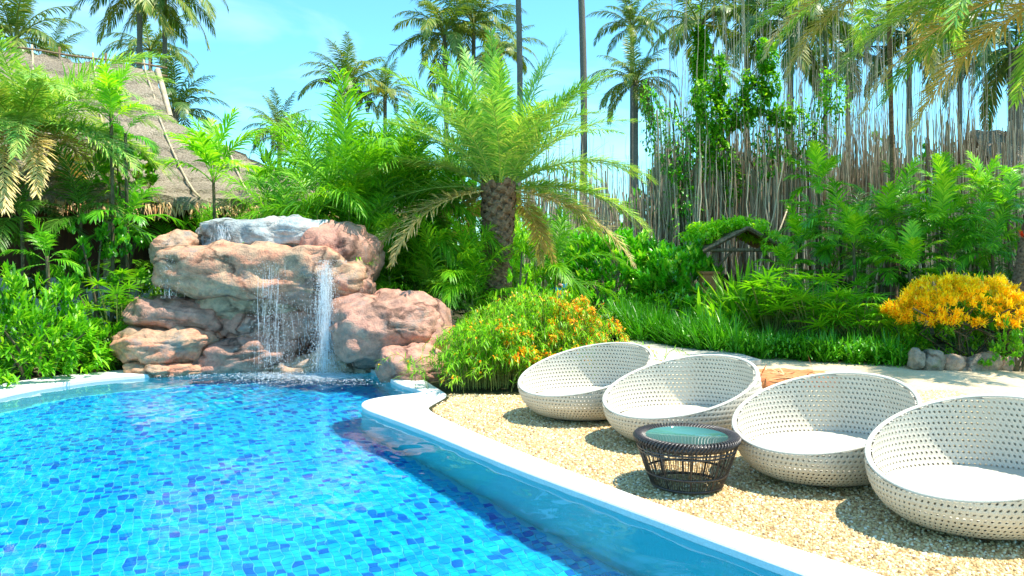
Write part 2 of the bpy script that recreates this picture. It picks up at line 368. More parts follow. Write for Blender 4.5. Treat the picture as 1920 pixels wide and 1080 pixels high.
PR = smooth_closed([(*a, *b) for a, b in pairs], 2)
inner, outer = PR[:, :2], PR[:, 2:]
WL, FL = -.032, -1.0
NP = len(inner)
def ringstrip(A, za, B, zb):
    V = np.concatenate([np.c_[A, np.full(NP, za)], np.c_[B, np.full(NP, zb)]]); i = np.arange(NP); j = (i + 1) % NP
    return V, np.stack([i, i + NP, j + NP, j], 1)
m = MB()
inl = inner + unit(outer - inner) * .012
V, Q = ringstrip(inl, .02, outer, .02); m.add(V, Q)
V, Q = ringstrip(inner, .008, inl, .02); m.add(V, Q)
V, Q = ringstrip(inner, -.05, inner, .008); m.add(V, Q)
V, Q = ringstrip(outer, .02, outer, -.04); m.add(V, Q)
tag(m.build('pool_coping', 'coping'), kind='structure')
m = MB(); V, Q = ringstrip(inner + unit(outer - inner) * .004, FL, inner + unit(outer - inner) * .004, -.05); m.add(V, Q)
pw_ = tag(m.build('pool_wall', 'pool_wall', None, False), kind='structure'); pw_.cycles.is_caustics_receiver = True
pool_floor = poly_sheet('pool_floor', inner + unit(outer - inner) * .02, [], FL, 'grout')
pool_floor.cycles.is_caustics_receiver = True
def in_poly(P, poly):
    poly = np.asarray(poly); x, y = P[:, 0], P[:, 1]; c = np.zeros(len(P), bool); j = len(poly) - 1
    for i in range(len(poly)):
        xi, yi = poly[i]; xj, yj = poly[j]
        with np.errstate(divide='ignore', invalid='ignore'):
            k = ((yi > y) != (yj > y)) & (x < (xj - xi) * (y - yi) / (yj - yi + 1e-12) + xi)
        c ^= k; j = i
    return c
# rippled water surface, stronger waves where the falls land
nxw, nyw = 620, 680
xs, ys = np.linspace(-6.7, 4.2, nxw), np.linspace(.9, 12.7, nyw); XX, YY = np.meshgrid(xs, ys, indexing='ij')
amp = .55 + 1.5 * np.exp(-((XX + 3) ** 2 + (YY - 11.1) ** 2) / 1.6)
Zw = WL + amp * (.0030 * np.sin(XX * 4.1 + YY * 2.3 + np.sin(YY * 3)) + .0020 * np.sin(XX * 7 - YY * 9 + 2 * np.sin(XX * 2)) + .0012 * np.sin(YY * 17 + XX * 3 + 3 * np.sin(XX * 5))
     + .0011 * np.sin(XX * 19 - YY * 6 + 2 * np.sin(YY * 4)) + .0005 * np.sin(XX * 31 + YY * 37 + 2 * np.sin(XX * 11)))
m = MB(); i = np.arange(nxw - 1)[:, None] * nyw + np.arange(nyw - 1)[None]; Q = np.stack([i, i + nyw, i + nyw + 1, i + 1], -1).reshape(-1, 4)
C = np.stack([XX.ravel(), YY.ravel()], 1); ok = in_poly(C, inner + unit(outer - inner) * .06); Q = Q[ok[Q].all(1)]; used = np.unique(Q); mp_ = np.zeros(len(C), int); mp_[used] = np.arange(len(used))
m.add(np.c_[C, Zw.ravel()][used], mp_[Q]); water = tag(m.build('pool_water', 'water'), kind='structure'); water.cycles.is_caustics_caster = True

# terrace of washed pebbles
out_right = [p for p in outer if True]
terr = [gp(838, 748)[:2], (-.75, 9.55), (.2, 9.45), (.9, 10.2), (1.55, 12.2), (2.0, 14.2), (2.6, 15.4), (3.6, 14.6), (4.4, 13.3), (5.2, 12.65), (6.0, 12.05),
        (7.4, 11.7), (9.5, 11.4), (14, 11.2), (14, -3), (-10, -3), (-10, 3.4)]
big = [(-400, -400), (400, -400), (400, 400), (-400, 400)]
def inset(P, d): return P + unit(outer - inner) * d
hole = [tuple(p) for p in inset(outer, -.03)]
ground = poly_sheet('ground', big, [hole], -.012, 'soil')
# the terrace outline follows the coping on its right-hand and near sides
idx = np.arange(NP)
i0 = int(np.argmin(np.linalg.norm(outer - gp(838, 745)[:2], axis=1)))
iL = int(np.argmin(np.linalg.norm(outer - np.array([-6.55, 3.5]), axis=1)))
near = [outer[(i0 - k) % NP] + 0 for k in range((i0 - iL) % NP + 1)]     # from the corner back along the near side to the left
near = [inset(outer, -.03)[(i0 - k) % NP] for k in range((i0 - iL) % NP + 1)]
tpoly = [(-.75, 9.55), (.2, 9.45), (.9, 10.2), (1.55, 12.2), (2.0, 14.2), (2.4, 15.8), (3.2, 15.2), (4.1, 13.5), (4.9, 12.75), (6.0, 12.2),
         (7.4, 11.8), (9.5, 11.5), (14, 11.3), (14, -3), (-10, -3), (-10, 3.5)] + [tuple(p) for p in near[::-1]]
terrace = poly_sheet('terrace', tpoly, [], -.004, 'bed')
# dark joint between coping and pebbles: a shallow strip of grit standing proud
m = MB()
sel = near
P0 = np.array(sel); T0 = unit(np.gradient(P0, axis=0)); Nn = np.c_[T0[:, 1], -T0[:, 0]]
side = np.sign(((P0 + Nn * .1) - P0) @ np.array([1, 0])); 
OUT = unit(outer - inner)
m2 = MB()
# pebbles set in the terrace, real stones near the camera
def in_poly(P, poly):
    poly = np.asarray(poly); x, y = P[:, 0], P[:, 1]; c = np.zeros(len(P), bool); j = len(poly) - 1
    for i in range(len(poly)):
        xi, yi = poly[i]; xj, yj = poly[j]
        with np.errstate(divide='ignore', invalid='ignore'):
            k = ((yi > y) != (yj > y)) & (x < (xj - xi) * (y - yi) / (yj - yi + 1e-12) + xi)
        c ^= k; j = i
    return c
N = 84000
P = np.c_[rng.uniform(-1.6, 5.6, N), 3.6 + 6.2 * rng.random(N) ** 1.25]
P = P[in_poly(P, tpoly) & ~in_poly(P, outer) & (np.abs(P[:, 0]) < P[:, 1] * .70 + .3)]
n = len(P)
r = rng.uniform(.006, .013, n) * (1 + .06 * np.maximum(P[:, 1] - 5, 0)); el = rng.uniform(.6, 1, n); a = rng.uniform(0, 2 * PI, n); hh = r * rng.uniform(.3, .6, n)
th = np.arange(6) * PI / 3
def ringp(s, z):
    x = r[:, None] * s * np.cos(th); y = (r * el)[:, None] * s * np.sin(th)
    return np.stack([P[:, :1] + x * np.cos(a)[:, None] - y * np.sin(a)[:, None], P[:, 1:] + x * np.sin(a)[:, None] + y * np.cos(a)[:, None], np.broadcast_to(z[:, None], x.shape)], -1)
V = np.concatenate([ringp(1, np.full(n, -.006)), ringp(.72, hh * .75), np.c_[P, hh][:, None]], 1)
i = np.arange(6); j = (i + 1) % 6
Q = (np.stack([i, j, j + 6, i + 6], 1)[None] + (np.arange(n) * 13)[:, None, None]).reshape(-1, 4)
T = (np.stack([i + 6, j + 6, np.full(6, 12)], 1)[None] + (np.arange(n) * 13)[:, None, None]).reshape(-1, 3)
m = MB(); m.add(V.reshape(-1, 3), Q, T, np.repeat(np.clip(rng.normal(.55, .25, n), 0, 1), 13))
tag(m.build('pebbles', 'pebble', terrace), kind='stuff')
# grey grit line along the outer edge of the coping
m = MB(); n = 2600
kk = rng.integers(0, NP, n * 3); f = rng.random(n * 3)[:, None]
Pg = outer[kk] * (1 - f) + outer[(kk + 1) % NP] * f + OUT[kk] * np.abs(rng.normal(.012, .012, n * 3))[:, None]
Pg = Pg[(Pg[:, 0] > -1.5) & (Pg[:, 1] > 2.5) & (Pg[:, 1] < 9.3)]
for s in (0,):
    n = len(Pg); r = rng.uniform(.005, .012, n)
    V = np.stack([np.c_[Pg[:, 0] + r * cx, Pg[:, 1] + r * cy, np.full(n, cz)] for cx, cy, cz in ((-1, 0, -.004), (0, -1, -.004), (1, 0, -.004), (0, 1, -.004), (0, 0, .012))], 1)
    T = np.array([[0, 1, 4], [1, 2, 4], [2, 3, 4], [3, 0, 4]])[None] + (np.arange(n) * 5)[:, None, None]
    m.add(V.reshape(-1, 3), None, T.reshape(-1, 3), np.repeat(rng.random(n) * .25, 5))
tag(m.build('edge_grit', 'soil', terrace), kind='stuff')

# sandy path beyond the chairs and the plank deck
path = poly_sheet('path', [(1.0, 9.9), (1.55, 12.2), (2.0, 14.2), (2.4, 15.75), (3.2, 15.15), (4.1, 13.45), (4.9, 12.7), (6.0, 12.15), (7.4, 11.75), (9.5, 11.45),
                           (14, 11.25), (14, 9.0), (8, 9.2), (5, 9.0), (3.4, 8.6), (2.2, 8.8)], [], .0, 'path')
deck = thing('plank_deck', 'low pale grey plank deck walkway between the orange bush and the strap-leaf border', 'deck')
A0, A1 = gp(1175, 638), gp(1262, 634); B0, B1 = np.array([1.2, 10.6, 0]), gp(1428, 685)
NPL = 22
for k in range(NPL):
    f0, f1 = k / NPL, (k + .93) / NPL
    q = [A0 + (B0 - A0) * f0, A1 + (B1 - A1) * f0, A1 + (B1 - A1) * f1, A0 + (B0 - A0) * f1]
    m = MB(); zt = .085 + rng.normal(0, .002)
    V = [[*p[:2], z] for z in (.01, zt) for p in q]
    m.add(V, [[0, 1, 5, 4], [1, 2, 6, 5], [2, 3, 7, 6], [3, 0, 4, 7], [4, 5, 6, 7]]); m.build('plank', 'deck', deck, False)

# ------------------------------------------------------------------ mosaic tiles on the pool floor
ang = math.radians(23); ux = np.array([math.cos(ang), math.sin(ang)]); uy = np.array([-math.sin(ang), math.cos(ang)])
TS = .066
def wob(P):
    x, y = P[..., 0], P[..., 1]
    dx = .017 * np.sin(y * 31 + np.sin(x * 17) * 2.1) + .010 * np.sin(y * 67 + x * 23)
    dy = .012 * np.sin(x * 43 + y * 13) + .008 * np.sin(x * 83 - y * 29)
    return P + .3 * np.stack([dx, dy], -1)
fi = inset(inner, .0)
ctr = []
for i in range(-190, 190):
    for j in range(-80, 240):
        ctr.append((i * TS + (j % 2) * 0.0, j * TS))
ctr = np.array(ctr); Pw = ctr[:, :1] * ux + ctr[:, 1:] * uy
dist_ok = in_poly(Pw, inner)
for dx, dy in ((.06, 0), (-.06, 0), (0, .06), (0, -.06)): dist_ok &= in_poly(Pw + np.array([dx, dy]), inner)
Pw = Pw[dist_ok]
vis = (np.abs(Pw[:, 0]) < Pw[:, 1] * .68 + .3)
hidden = Pw[~vis]; Pw = Pw[vis]
Pw = Pw[np.argsort((Pw[:, 1] < 5.3) * 100 + Pw[:, 1] - 0)]    # those in frame first, nearest first
g = .0028; hs = TS / 2 - g; K = 3
ed = []
for a, b in (((-1, -1), (1, -1)), ((1, -1), (1, 1)), ((1, 1), (-1, 1)), ((-1, 1), (-1, -1))):
    for k in range(K): ed.append([a[0] + (b[0] - a[0]) * k / K, a[1] + (b[1] - a[1]) * k / K])
ed = np.array(ed) * hs; NE = len(ed)
def tile_geo(C):
    n = len(C); E = C[:, None] + ed[None, :, :1] * ux + ed[None, :, 1:] * uy
    E = wob(E); top = np.concatenate([E, np.full((n, NE, 1), FL + .006)], 2); bot = np.concatenate([E, np.full((n, NE, 1), FL - .001)], 2)
    cen = np.concatenate([wob(C), np.full((n, 1), FL + .006)], 1)[:, None]
    V = np.concatenate([bot, top, cen], 1); i = np.arange(NE); j = (i + 1) % NE
    return V, np.stack([i, j, j + NE, i + NE], 1), np.stack([i + NE, j + NE, np.full(NE, 2 * NE)], 1)
def tile_v(C):
    a = rng.random(len(C)); pat = .56 + .16 * np.sin(C[:, 0] * 2.1 + 1) * np.sin(C[:, 1] * 1.7)
    return np.clip(pat + rng.normal(0, .17, len(C)) - (a < .2) * .48, 0, 1)
V, Q, T = tile_geo(Pw); tv = tile_v(Pw)
inframe = np.where((Pw[:, 1] > 5.2))[0][:300]
mask = np.zeros(len(Pw), bool); mask[inframe] = True
for k in inframe:
    m = MB(); m.add(V[k], Q, T, tv[k]); m.build('tile', 'tile', pool_floor, False).cycles.is_caustics_receiver = True
r_ = np.where(~mask)[0]; n = len(r_)
m = MB(); m.add(V[r_].reshape(-1, 3), (Q[None] + (np.arange(n) * (2 * NE + 1))[:, None, None]).reshape(-1, 4), (T[None] + (np.arange(n) * (2 * NE + 1))[:, None, None]).reshape(-1, 3), np.repeat(tv[r_], 2 * NE + 1))
V, Q, T = tile_geo(hidden); n = len(hidden)
m.add(V.reshape(-1, 3), (Q[None] + (np.arange(n) * (2 * NE + 1))[:, None, None]).reshape(-1, 4), (T[None] + (np.arange(n) * (2 * NE + 1))[:, None, None]).reshape(-1, 3), np.repeat(tile_v(hidden), 2 * NE + 1))
tag(m.build('mosaic_tiles', 'tile', pool_floor, False), kind='stuff').cycles.is_caustics_receiver = True

# ------------------------------------------------------------------ waterfall of rocks
def ico(sub):
    import bmesh
    bm = bmesh.new(); bmesh.ops.create_icosphere(bm, subdivisions=sub, radius=1)
    V = np.array([v.co[:] for v in bm.verts]); T = np.array([[v.index for v in f.verts] for f in bm.faces]); bm.free(); return V, T
ICO5, ICO3, ICO4 = ico(5), ico(3), ico(4)
def boulder_mesh(name, c, rad, seed, mat, e=3.0, amp=.12, ico_=None, tilt=0, strata=.9, rz=0):
    V0, T = ico_ or ICO5
    p = (np.abs(V0) ** e).sum(1, keepdims=True) ** (1 / e); S = V0 / p
    S = S * np.array(rad)
    RR = np.random.default_rng(seed)
    for _ in range(16):        # chiselled flats
        nv = RR.normal(0, 1, 3); nv[2] *= .8; nv /= np.linalg.norm(nv); sup = (S @ nv).max(); dd = S @ nv - sup * RR.uniform(.84, .97)
        S = S - np.maximum(dd, 0)[:, None] * nv * .88
    out = np.empty_like(S)
    o = Vector((seed * 7.3, seed * 3.1, seed * 5.7)); mr = (rad[0] * rad[1] * rad[2]) ** (1 / 3)
    for i in range(len(S)):
        q = Vector(S[i]); n0 = Vector(V0[i])
        big_ = noise.noise(q * (1.1 / mr) + o)
        med = noise.noise(q * (2.7 / mr) + o * 1.7)
        qz = Vector((q.x * .9, q.y * .9, q.z * 4.2)) * (1.15 / max(mr, .2))
        rid = 1 - abs(noise.noise(qz + o * 2.2)) * 5
        cr = max(0, rid) ** 2 * strata
        fine = (.5 - abs(noise.noise(q * 4 + o))) * .045 + noise.noise(q * 13 + o) * .012 + noise.noise(q * 30 + o) * .009
        d = (big_ * .8 + med * .75 - cr * .5) * amp * mr * 1.3 + fine
        out[i] = (q + n0 * d)[:]
    ct, st = math.cos(tilt), math.sin(tilt)
    out = out @ np.array([[ct, 0, st], [0, 1, 0], [-st, 0, ct]])
    cr_, sr_ = math.cos(rz), math.sin(rz); out = out @ np.array([[cr_, sr_, 0], [-sr_, cr_, 0], [0, 0, 1]])
    m = MB(); m.add(out + np.array(c), None, T); return m.mesh(name, mat, True)
fall = thing('rock_waterfall', 'artificial pink and tan boulder waterfall spilling into the far end of the pool', 'waterfall', (0, 0, 0))
RK = [  # px, py, Y, rx px, ry px, depth m, material, exponent, tilt, label
    (505, 446, 12.75, 138, 34, .75, 'rock_blue', 3.4, .0, 'top slab stained pale blue'),
    (338, 470, 12.3, 44, 34, .5, 'rock_orange', 2.4, .1, None),
    (497, 512, 12.1, 192, 50, .72, 'rock_orange', 4.2, -.015, 'broad overhanging cap'),
    (600, 540, 12.15, 95, 48, .7, 'rock_pink', 2.8, -.1, None),
    (637, 500, 12.6, 72, 84, .85, 'rock_pink', 2.6, .0, None),
    (495, 566, 12.4, 140, 36, .75, 'rock_tan', 2.8, .0, None),
    (332, 592, 12.0, 96, 33, .6, 'rock_pink', 2.5, -.12, 'rose pink boulder at the left'),
    (320, 645, 11.75, 96, 38, .65, 'rock_orange', 2.7, .02, 'orange boulder at the left'),
    (305, 694, 11.45, 75, 17, .45, 'rock_orange', 2.5, .0, None),
    (515, 614, 12.1, 110, 46, .55, 'rock_pink', 2.3, .08, None),
    (455, 668, 11.95, 130, 38, .55, 'rock_pink', 2.5, .14, None),
    (560, 688, 12.0, 120, 26, .55, 'rock_tan', 2.4, .04, None),
    (655, 674, 11.95, 68, 40, .6, 'rock_tan', 2.4, .1, None),
    (722, 616, 11.55, 104, 66, .75, 'rock_pink', 2.6, .06, 'big pink boulder at the right'),
    (800, 640, 11.75, 54, 82, .65, 'rock_pink', 2.8, .08, None),
    (778, 688, 10.95, 68, 40, .5, 'rock_pink', 2.4, -.12, None),
    (500, 590, 12.95, 170, 110, .45, 'rock_tan', 3.0, .0, None)]
for k, (px, py, Y, rx, ry, dp, mat, e, tl, lb) in enumerate(RK):
    s = Y / F
    me = boulder_mesh('boulder', at(px, py, Y), (rx * s, dp, ry * s), k + 1, mat, e, .13, None, tl)
    o = link('boulder', me, fall)
    if lb: o['label'] = lb
# falling water: strands and drops
def drops(m, P, r, stretch=2.5):
    n = len(P); r = np.broadcast_to(r, (n,)); D = np.array([[1, 0, 0], [0, 1, 0], [-1, 0, 0], [0, -1, 0], [0, 0, 1], [0, 0, -1]], float)
    sc = np.stack([r, r, r * stretch], 1); V = P[:, None] + D[None] * sc[:, None]
    T = np.array([[0, 1, 4], [1, 2, 4], [2, 3, 4], [3, 0, 4], [1, 0, 5], [2, 1, 5], [3, 2, 5], [0, 3, 5]])
    m.add(V.reshape(-1, 3), None, (T[None] + (np.arange(n) * 6)[:, None, None]).reshape(-1, 3))
def stream(name, px0, px1, y0, y1, Y, nstr, ndrop, spread, label):
    m = MB()
    for k in range(nstr * 3):      # broken streaks
        x = rng.normal((px0 + px1) / 2, (px1 - px0) * .26); q0 = rng.random() ** 1.2 * .85; q1 = min(1, q0 + rng.uniform(.08, .4)); sx = rng.normal(0, spread * .7); ph = rng.uniform(0, 9); nn = 8; st = []
        for q in np.linspace(q0, q1, nn): st.append(at(x + sx * q + 1.0 * math.sin(q * 9 + ph), y0 + (y1 - y0) * q, Y - .12 * q))
        tube(m, st, rng.uniform(.0008, .0026) * np.sin(np.linspace(.15, PI - .15, nn)), 4)
    q = rng.random(ndrop) ** .8; x = rng.normal((px0 + px1) / 2, (px1 - px0) * .3, ndrop) + rng.normal(0, 1, ndrop) * (spread * .5 + 12 * q); y = y0 + (y1 - y0) * q
    P = np.array([at(a, b, Y - .12 * c + rng.normal(0, .06)) for a, b, c in zip(x, y, q)])
    drops(m, P, rng.uniform(.0008, .0030, ndrop), rng.uniform(1.5, 6))
    return tag(m.build(name, 'fall', fall), label, kind='stuff')
stream('water_stream', 599, 619, 488, 702, 11.22, 90, 6500, 11, 'thickest stream pouring at the right')
stream('water_stream', 482, 530, 490, 692, 11.32, 20, 1700, 10, 'thin middle stream')
stream('water_stream', 308, 330, 470, 560, 11.5, 6, 420, 4, 'short stream dripping at the left')
stream('water_stream', 520, 600, 560, 690, 11.3, 4, 500, 14, 'scattered drops between the streams')
stream('water_stream', 402, 432, 418, 466, 11.95, 24, 500, 3, 'small stream from the blue slab')
m = MB(); n = 2600      # spray lying on the lip of the shelf and foam where the water lands
x = rng.uniform(345, 650, n); P = np.array([at(a, 474 + (a - 345) / 300 * 14 + abs(rng.normal(0, 5)), 11.52 + rng.normal(0, .03)) for a in x]); drops(m, P, rng.uniform(.001, .004, n), 1)
tag(m.build('spray', 'fall', fall), kind='stuff')
m = MB()
for cx, cy, sx, sy, n in ((610, 704, 34, 4, 2300), (510, 702, 40, 4, 1100), (580, 712, 90, 6, 1100), (330, 703, 60, 2.5, 350)):
    X = rng.normal(cx, sx, n); Yp = rng.normal(cy, sy, n)
    P = np.array([gp(a, max(b, 690), WL + .002 + abs(rng.normal(0, .012))) for a, b in zip(X, Yp)]); drops(m, P, rng.uniform(.002, .010, n), .5)
tag(m.build('foam', 'fall'), 'white foam where the falls hit the pool water', kind='stuff')

# ------------------------------------------------------------------ leaf library
def frond_mesh(name, mat, L, elev, bend, n, ll, lw, a0=75, a1=28, vee=20, droop=.3, jit=.12, seg=3, rach=.014, start=.12, vbias=0., seed=0, tipdry=0., fold=0., side=.1):
    global rng
    keep = rng; rng = np.random.default_rng(seed + 100)
    m = MB(); K = 16; th = np.radians(elev) - np.radians(bend) * np.linspace(0, 1, K) ** 1.25
    d = np.stack([np.cos(th), side * np.sin(np.linspace(0, 2, K)), np.sin(th)], 1); d = unit(d)
    P = np.concatenate([[[0, 0, 0]], np.cumsum(d[:-1] * (L / (K - 1)), 0)])
    tube(m, P, rach * (1 - .85 * np.linspace(0, 1, K)), 4, .75)
    t = np.linspace(start, .995, n)
    for s in (-1, 1):
        tt = np.clip(t + rng.normal(0, .006, n), 0, 1) * (K - 1); i = np.minimum(tt.astype(int), K - 2); f = (tt - i)[:, None]
        B = P[i] * (1 - f) + P[i + 1] * f; Fd = unit(d[i] * (1 - f) + d[i + 1] * f)
        S = unit(np.cross(Fd, [0, 0, 1.])) * s; Up = unit(np.cross(S * s, Fd))
        an = np.radians(a0 + (a1 - a0) * t + rng.normal(0, 100 * jit * .3, n)); ve = np.radians(vee + rng.normal(0, 220 * jit * .3, n))
        D = Fd * np.cos(an)[:, None] + (S * np.cos(ve)[:, None] + Up * np.sin(ve)[:, None]) * np.sin(an)[:, None]
        prof = np.clip(np.sin(PI * np.clip(.16 + .8 * (t - start) / (1 - start), 0, 1)), .25, 1) ** .7
        blades(m, B, D, Up, ll * prof * (1 + rng.normal(0, .08, n)), lw * prof ** .4, droop * (1 + rng.normal(0, .3, n)), seg,
               np.clip(.45 + vbias + rng.normal(0, .2, n) + tipdry * t, 0, 1), fold)
    rng = keep
    return m.mesh(name, mat)

LIB = {}
def lib(kind, ages, **kw):
    LIB[kind] = []
    for q, (elev, bend, vb) in enumerate(ages):
        for r_ in range(2):
            k2 = dict(kw); k2['vbias'] = vb; k2['seed'] = q * 2 + r_ + len(LIB) * 31; k2['bend'] = bend * (1 + .12 * r_); k2['side'] = (-.15, .18)[r_]
            mt = k2.pop('mat'); mt = mt[q] if isinstance(mt, (list, tuple)) else mt
            LIB[kind].append(frond_mesh('frond', mt, elev=elev, **k2))
lib('coco', [(84, 35, .0), (68, 65, .0), (48, 85, .05), (25, 95, .1), (0, 80, .15), (-35, 50, .35)], mat='coco', L=4.3, n=54, ll=.95, lw=.036, a0=62, a1=30, vee=8, droop=.55, jit=.12, rach=.05)
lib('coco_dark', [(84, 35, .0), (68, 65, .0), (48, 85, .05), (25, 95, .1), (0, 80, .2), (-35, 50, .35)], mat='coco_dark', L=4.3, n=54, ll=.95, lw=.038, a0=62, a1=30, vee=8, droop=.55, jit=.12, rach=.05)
lib('date', [(80, 25, -.05), (64, 42, .0), (50, 55, .1), (32, 62, .2), (8, 62, .2), (-8, 55, .3)], mat=['date', 'date', 'date', 'date', 'date', 'date_dry'],
    L=2.65, n=110, ll=.42, lw=.0125, a0=62, a1=32, vee=24, droop=.22, jit=.26, rach=.016, start=.08)
lib('areca', [(86, 30, .1), (74, 55, .08), (58, 75, .05), (38, 85, .0), (18, 80, -.05)], mat='areca', L=2.0, n=46, ll=.60, lw=.0145, a0=56, a1=26, vee=30, droop=.62, jit=.18, rach=.014, start=.2, fold=.3)
lib('lush', [(82, 35, .1), (64, 65, .08), (42, 80, .0), (18, 75, -.05), (-4, 60, -.1)], mat='lush', L=1.35, n=24, ll=.44, lw=.02, a0=58, a1=24, vee=14, droop=.42, jit=.12, rach=.011, start=.2, fold=.35)
lib('broad', [(84, 25, .3), (68, 55, .2), (46, 75, .2), (22, 70, .05)], mat='bright', L=1.35, n=22, ll=.46, lw=.027, a0=58, a1=22, vee=14, droop=.4, jit=.12, rach=.013, start=.22, fold=.3)
lib('dark', [(80, 40, .0), (60, 70, .0), (35, 80, .0), (10, 70, .0)], mat='dark', L=1.6, n=30, ll=.45, lw=.018, a0=58, a1=28, vee=15, droop=.35, jit=.1, rach=.011, start=.15, fold=.3)

def trunk_tube(m, base, top, r0, r1, lean=.0, n=14, sides=10, rings=False, v=.5):
    base, top = np.array(base, float), np.array(top, float); t = np.linspace(0, 1, n)
    P = base + (top - base) * t[:, None]; off = np.sin(t * PI) * lean; P[:, 0] += off
    r = r0 + (r1 - r0) * t; r = r * (1 + .35 * np.exp(-t * 12))
    if rings: r = r * (1 + .05 * (np.arange(n) % 2))
    tube(m, P, r, sides, v, True)
def palm(name, kind, label, cat, base, top, r0, r1, nf, scale, ages=None, group=None, lean=0, barkm='palm_bark', seed=1, rings=44, spread=1.0, skip=None, ranges=None):
    """palm with its base on the ground; the fronds are parts sharing library meshes"""
    base = np.array(base, float); top = np.array(top, float)
    t = thing(name, label, cat, tuple(base), 0, group)
    m = MB(); trunk_tube(m, (0, 0, 0), top - base, r0, r1, lean, rings, 10, True); m.build('trunk', barkm, t)
    R = random.Random(seed); L = LIB[kind]; na = len(L) // 2; lo, hi = ages or (0, na - 1)
    a = R.uniform(0, 6.28)
    for k in range(nf):
        q = k / max(1, nf - 1); ag = lo + (hi - lo) * q ** .85; ia = min(na - 1, max(0, int(round(ag + R.uniform(-.35, .35)))))
        a += 2.39996 + R.uniform(-.2, .2)
        if skip and ia >= skip and math.sin(a) < -.35 and abs(math.cos(a)) < .85: continue
        me = L[ia * 2 + R.randint(0, 1)]
        off = top - base + np.array([math.cos(a), math.sin(a), 0]) * r1 * .7 + np.array([0, 0, -.12 * q])
        link('frond', me, t, tuple(off), a, scale * R.uniform(.88, 1.08))
    return t

def clump(name, kind, label, cat, x, y, nst, hs, nf, scale, group=None, seed=1, rad=.35, ages=None, stem='cane', sr=.025, lean=.15):
    """clustered palm: several canes, each with its own fronds"""
    t = thing(name, label, cat, (x, y, 0), 0, group); R = random.Random(seed); L = LIB[kind]; na = len(L) // 2; lo, hi = ages or (0, na - 1)
    for s in range(nst):
        b = R.uniform(0, 6.28); rr = rad * math.sqrt(R.random()); h = hs * R.uniform(.55, 1.0)
        bx, by = rr * math.cos(b), rr * math.sin(b); tx, ty = bx + lean * h * math.cos(b), by + lean * h * math.sin(b)
        m = MB(); trunk_tube(m, (bx, by, 0), (tx, ty, h), sr, sr * .7, .03, 12, 6, True); m.build('cane', stem, t)
        a = R.uniform(0, 6.28)
        for k in range(nf):
            q = k / max(1, nf - 1); ia = min(na - 1, max(0, int(round(lo + (hi - lo) * q + R.uniform(-.4, .4))))); a += 2.4 + R.uniform(-.3, .3)
            link('frond', L[ia * 2 + R.randint(0, 1)], t, (tx, ty, h - .05 * k * .4), a, scale * R.uniform(.85, 1.1))
    return t

# ------------------------------------------------------------------ leafy plants
def sph(n):
    z = rng.uniform(-1, 1, n); a = rng.uniform(0, 2 * PI, n); s = np.sqrt(1 - z * z); return np.stack([s * np.cos(a), s * np.sin(a), z], 1)
def shrub(name, label, cat, x, y, w, d, h, ntip, nleaf, ll, lw, mat, seed=1, group=None, z0=.15, droop=.2, fold=.3, stems=6, up=.6, lump=.25, vb=.45, stem_mat='stem_bark', prof='leaf', base_z=0, low=.25):
    global rng
    rng = np.random.default_rng(seed)
    t = thing(name, label, cat, (x, y, base_z), 0, group)
    S = sph(ntip); S[:, 2] = np.abs(S[:, 2]) * (1 + low) - low; rad = rng.uniform(.55, 1, ntip) ** .5
    lumpf = 1 + lump * (np.sin(S[:, 0] * 5 + seed) * np.sin(S[:, 1] * 4 + seed * 2) + .6 * np.sin(S[:, 2] * 9 + S[:, 0] * 6 + seed))
    hz = (h - z0) / (1 + low) if False else (h - z0)
    C = S * rad[:, None] * lumpf[:, None] * np.array([w / 2, d / 2, hz / (1)])
    C[:, 2] = z0 + np.clip(C[:, 2], -.02, None) * .95
    C[:, 2] = np.maximum(C[:, 2], .03)
    k = np.repeat(np.arange(ntip), nleaf); n = len(k)
    dirs = sph(n) + unit(C - np.array([0, 0, h * .3]))[k] * 1.0 + np.array([0, 0, up]); dirs = unit(dirs)
    P = C[k] + rng.normal(0, ll * .18, (n, 3)) - dirs * ll * .2
    P[:, 2] = np.maximum(P[:, 2], .02)
    v = np.clip(vb + rng.normal(0, .16, n) + rng.normal(0, .14, ntip)[k], 0, 1)
    m = MB(); blades(m, P, dirs, [0, 0, 1.], ll * rng.uniform(.6, 1.15, n), lw * rng.uniform(.7, 1.15, n), droop, 3 if prof == 'leaf' else 4, v, fold, prof)
    f = m.build('foliage', mat, t)
    for s in range(stems):
        ms = MB()
        c = C[rng.integers(0, ntip)]; b = np.array([rng.normal(0, .06 * w), rng.normal(0, .06 * w), 0])
        tt = np.linspace(0, 1, 7)[:, None]; Pp = b + (c - b) * tt; Pp[:, :2] = b[:2] + (c - b)[:2] * tt ** 1.6
        tube(ms, Pp, .012 + .010 * (1 - tt[:, 0]) * max(1, h), 5)
        ms.build('stem', stem_mat, t)
    return t

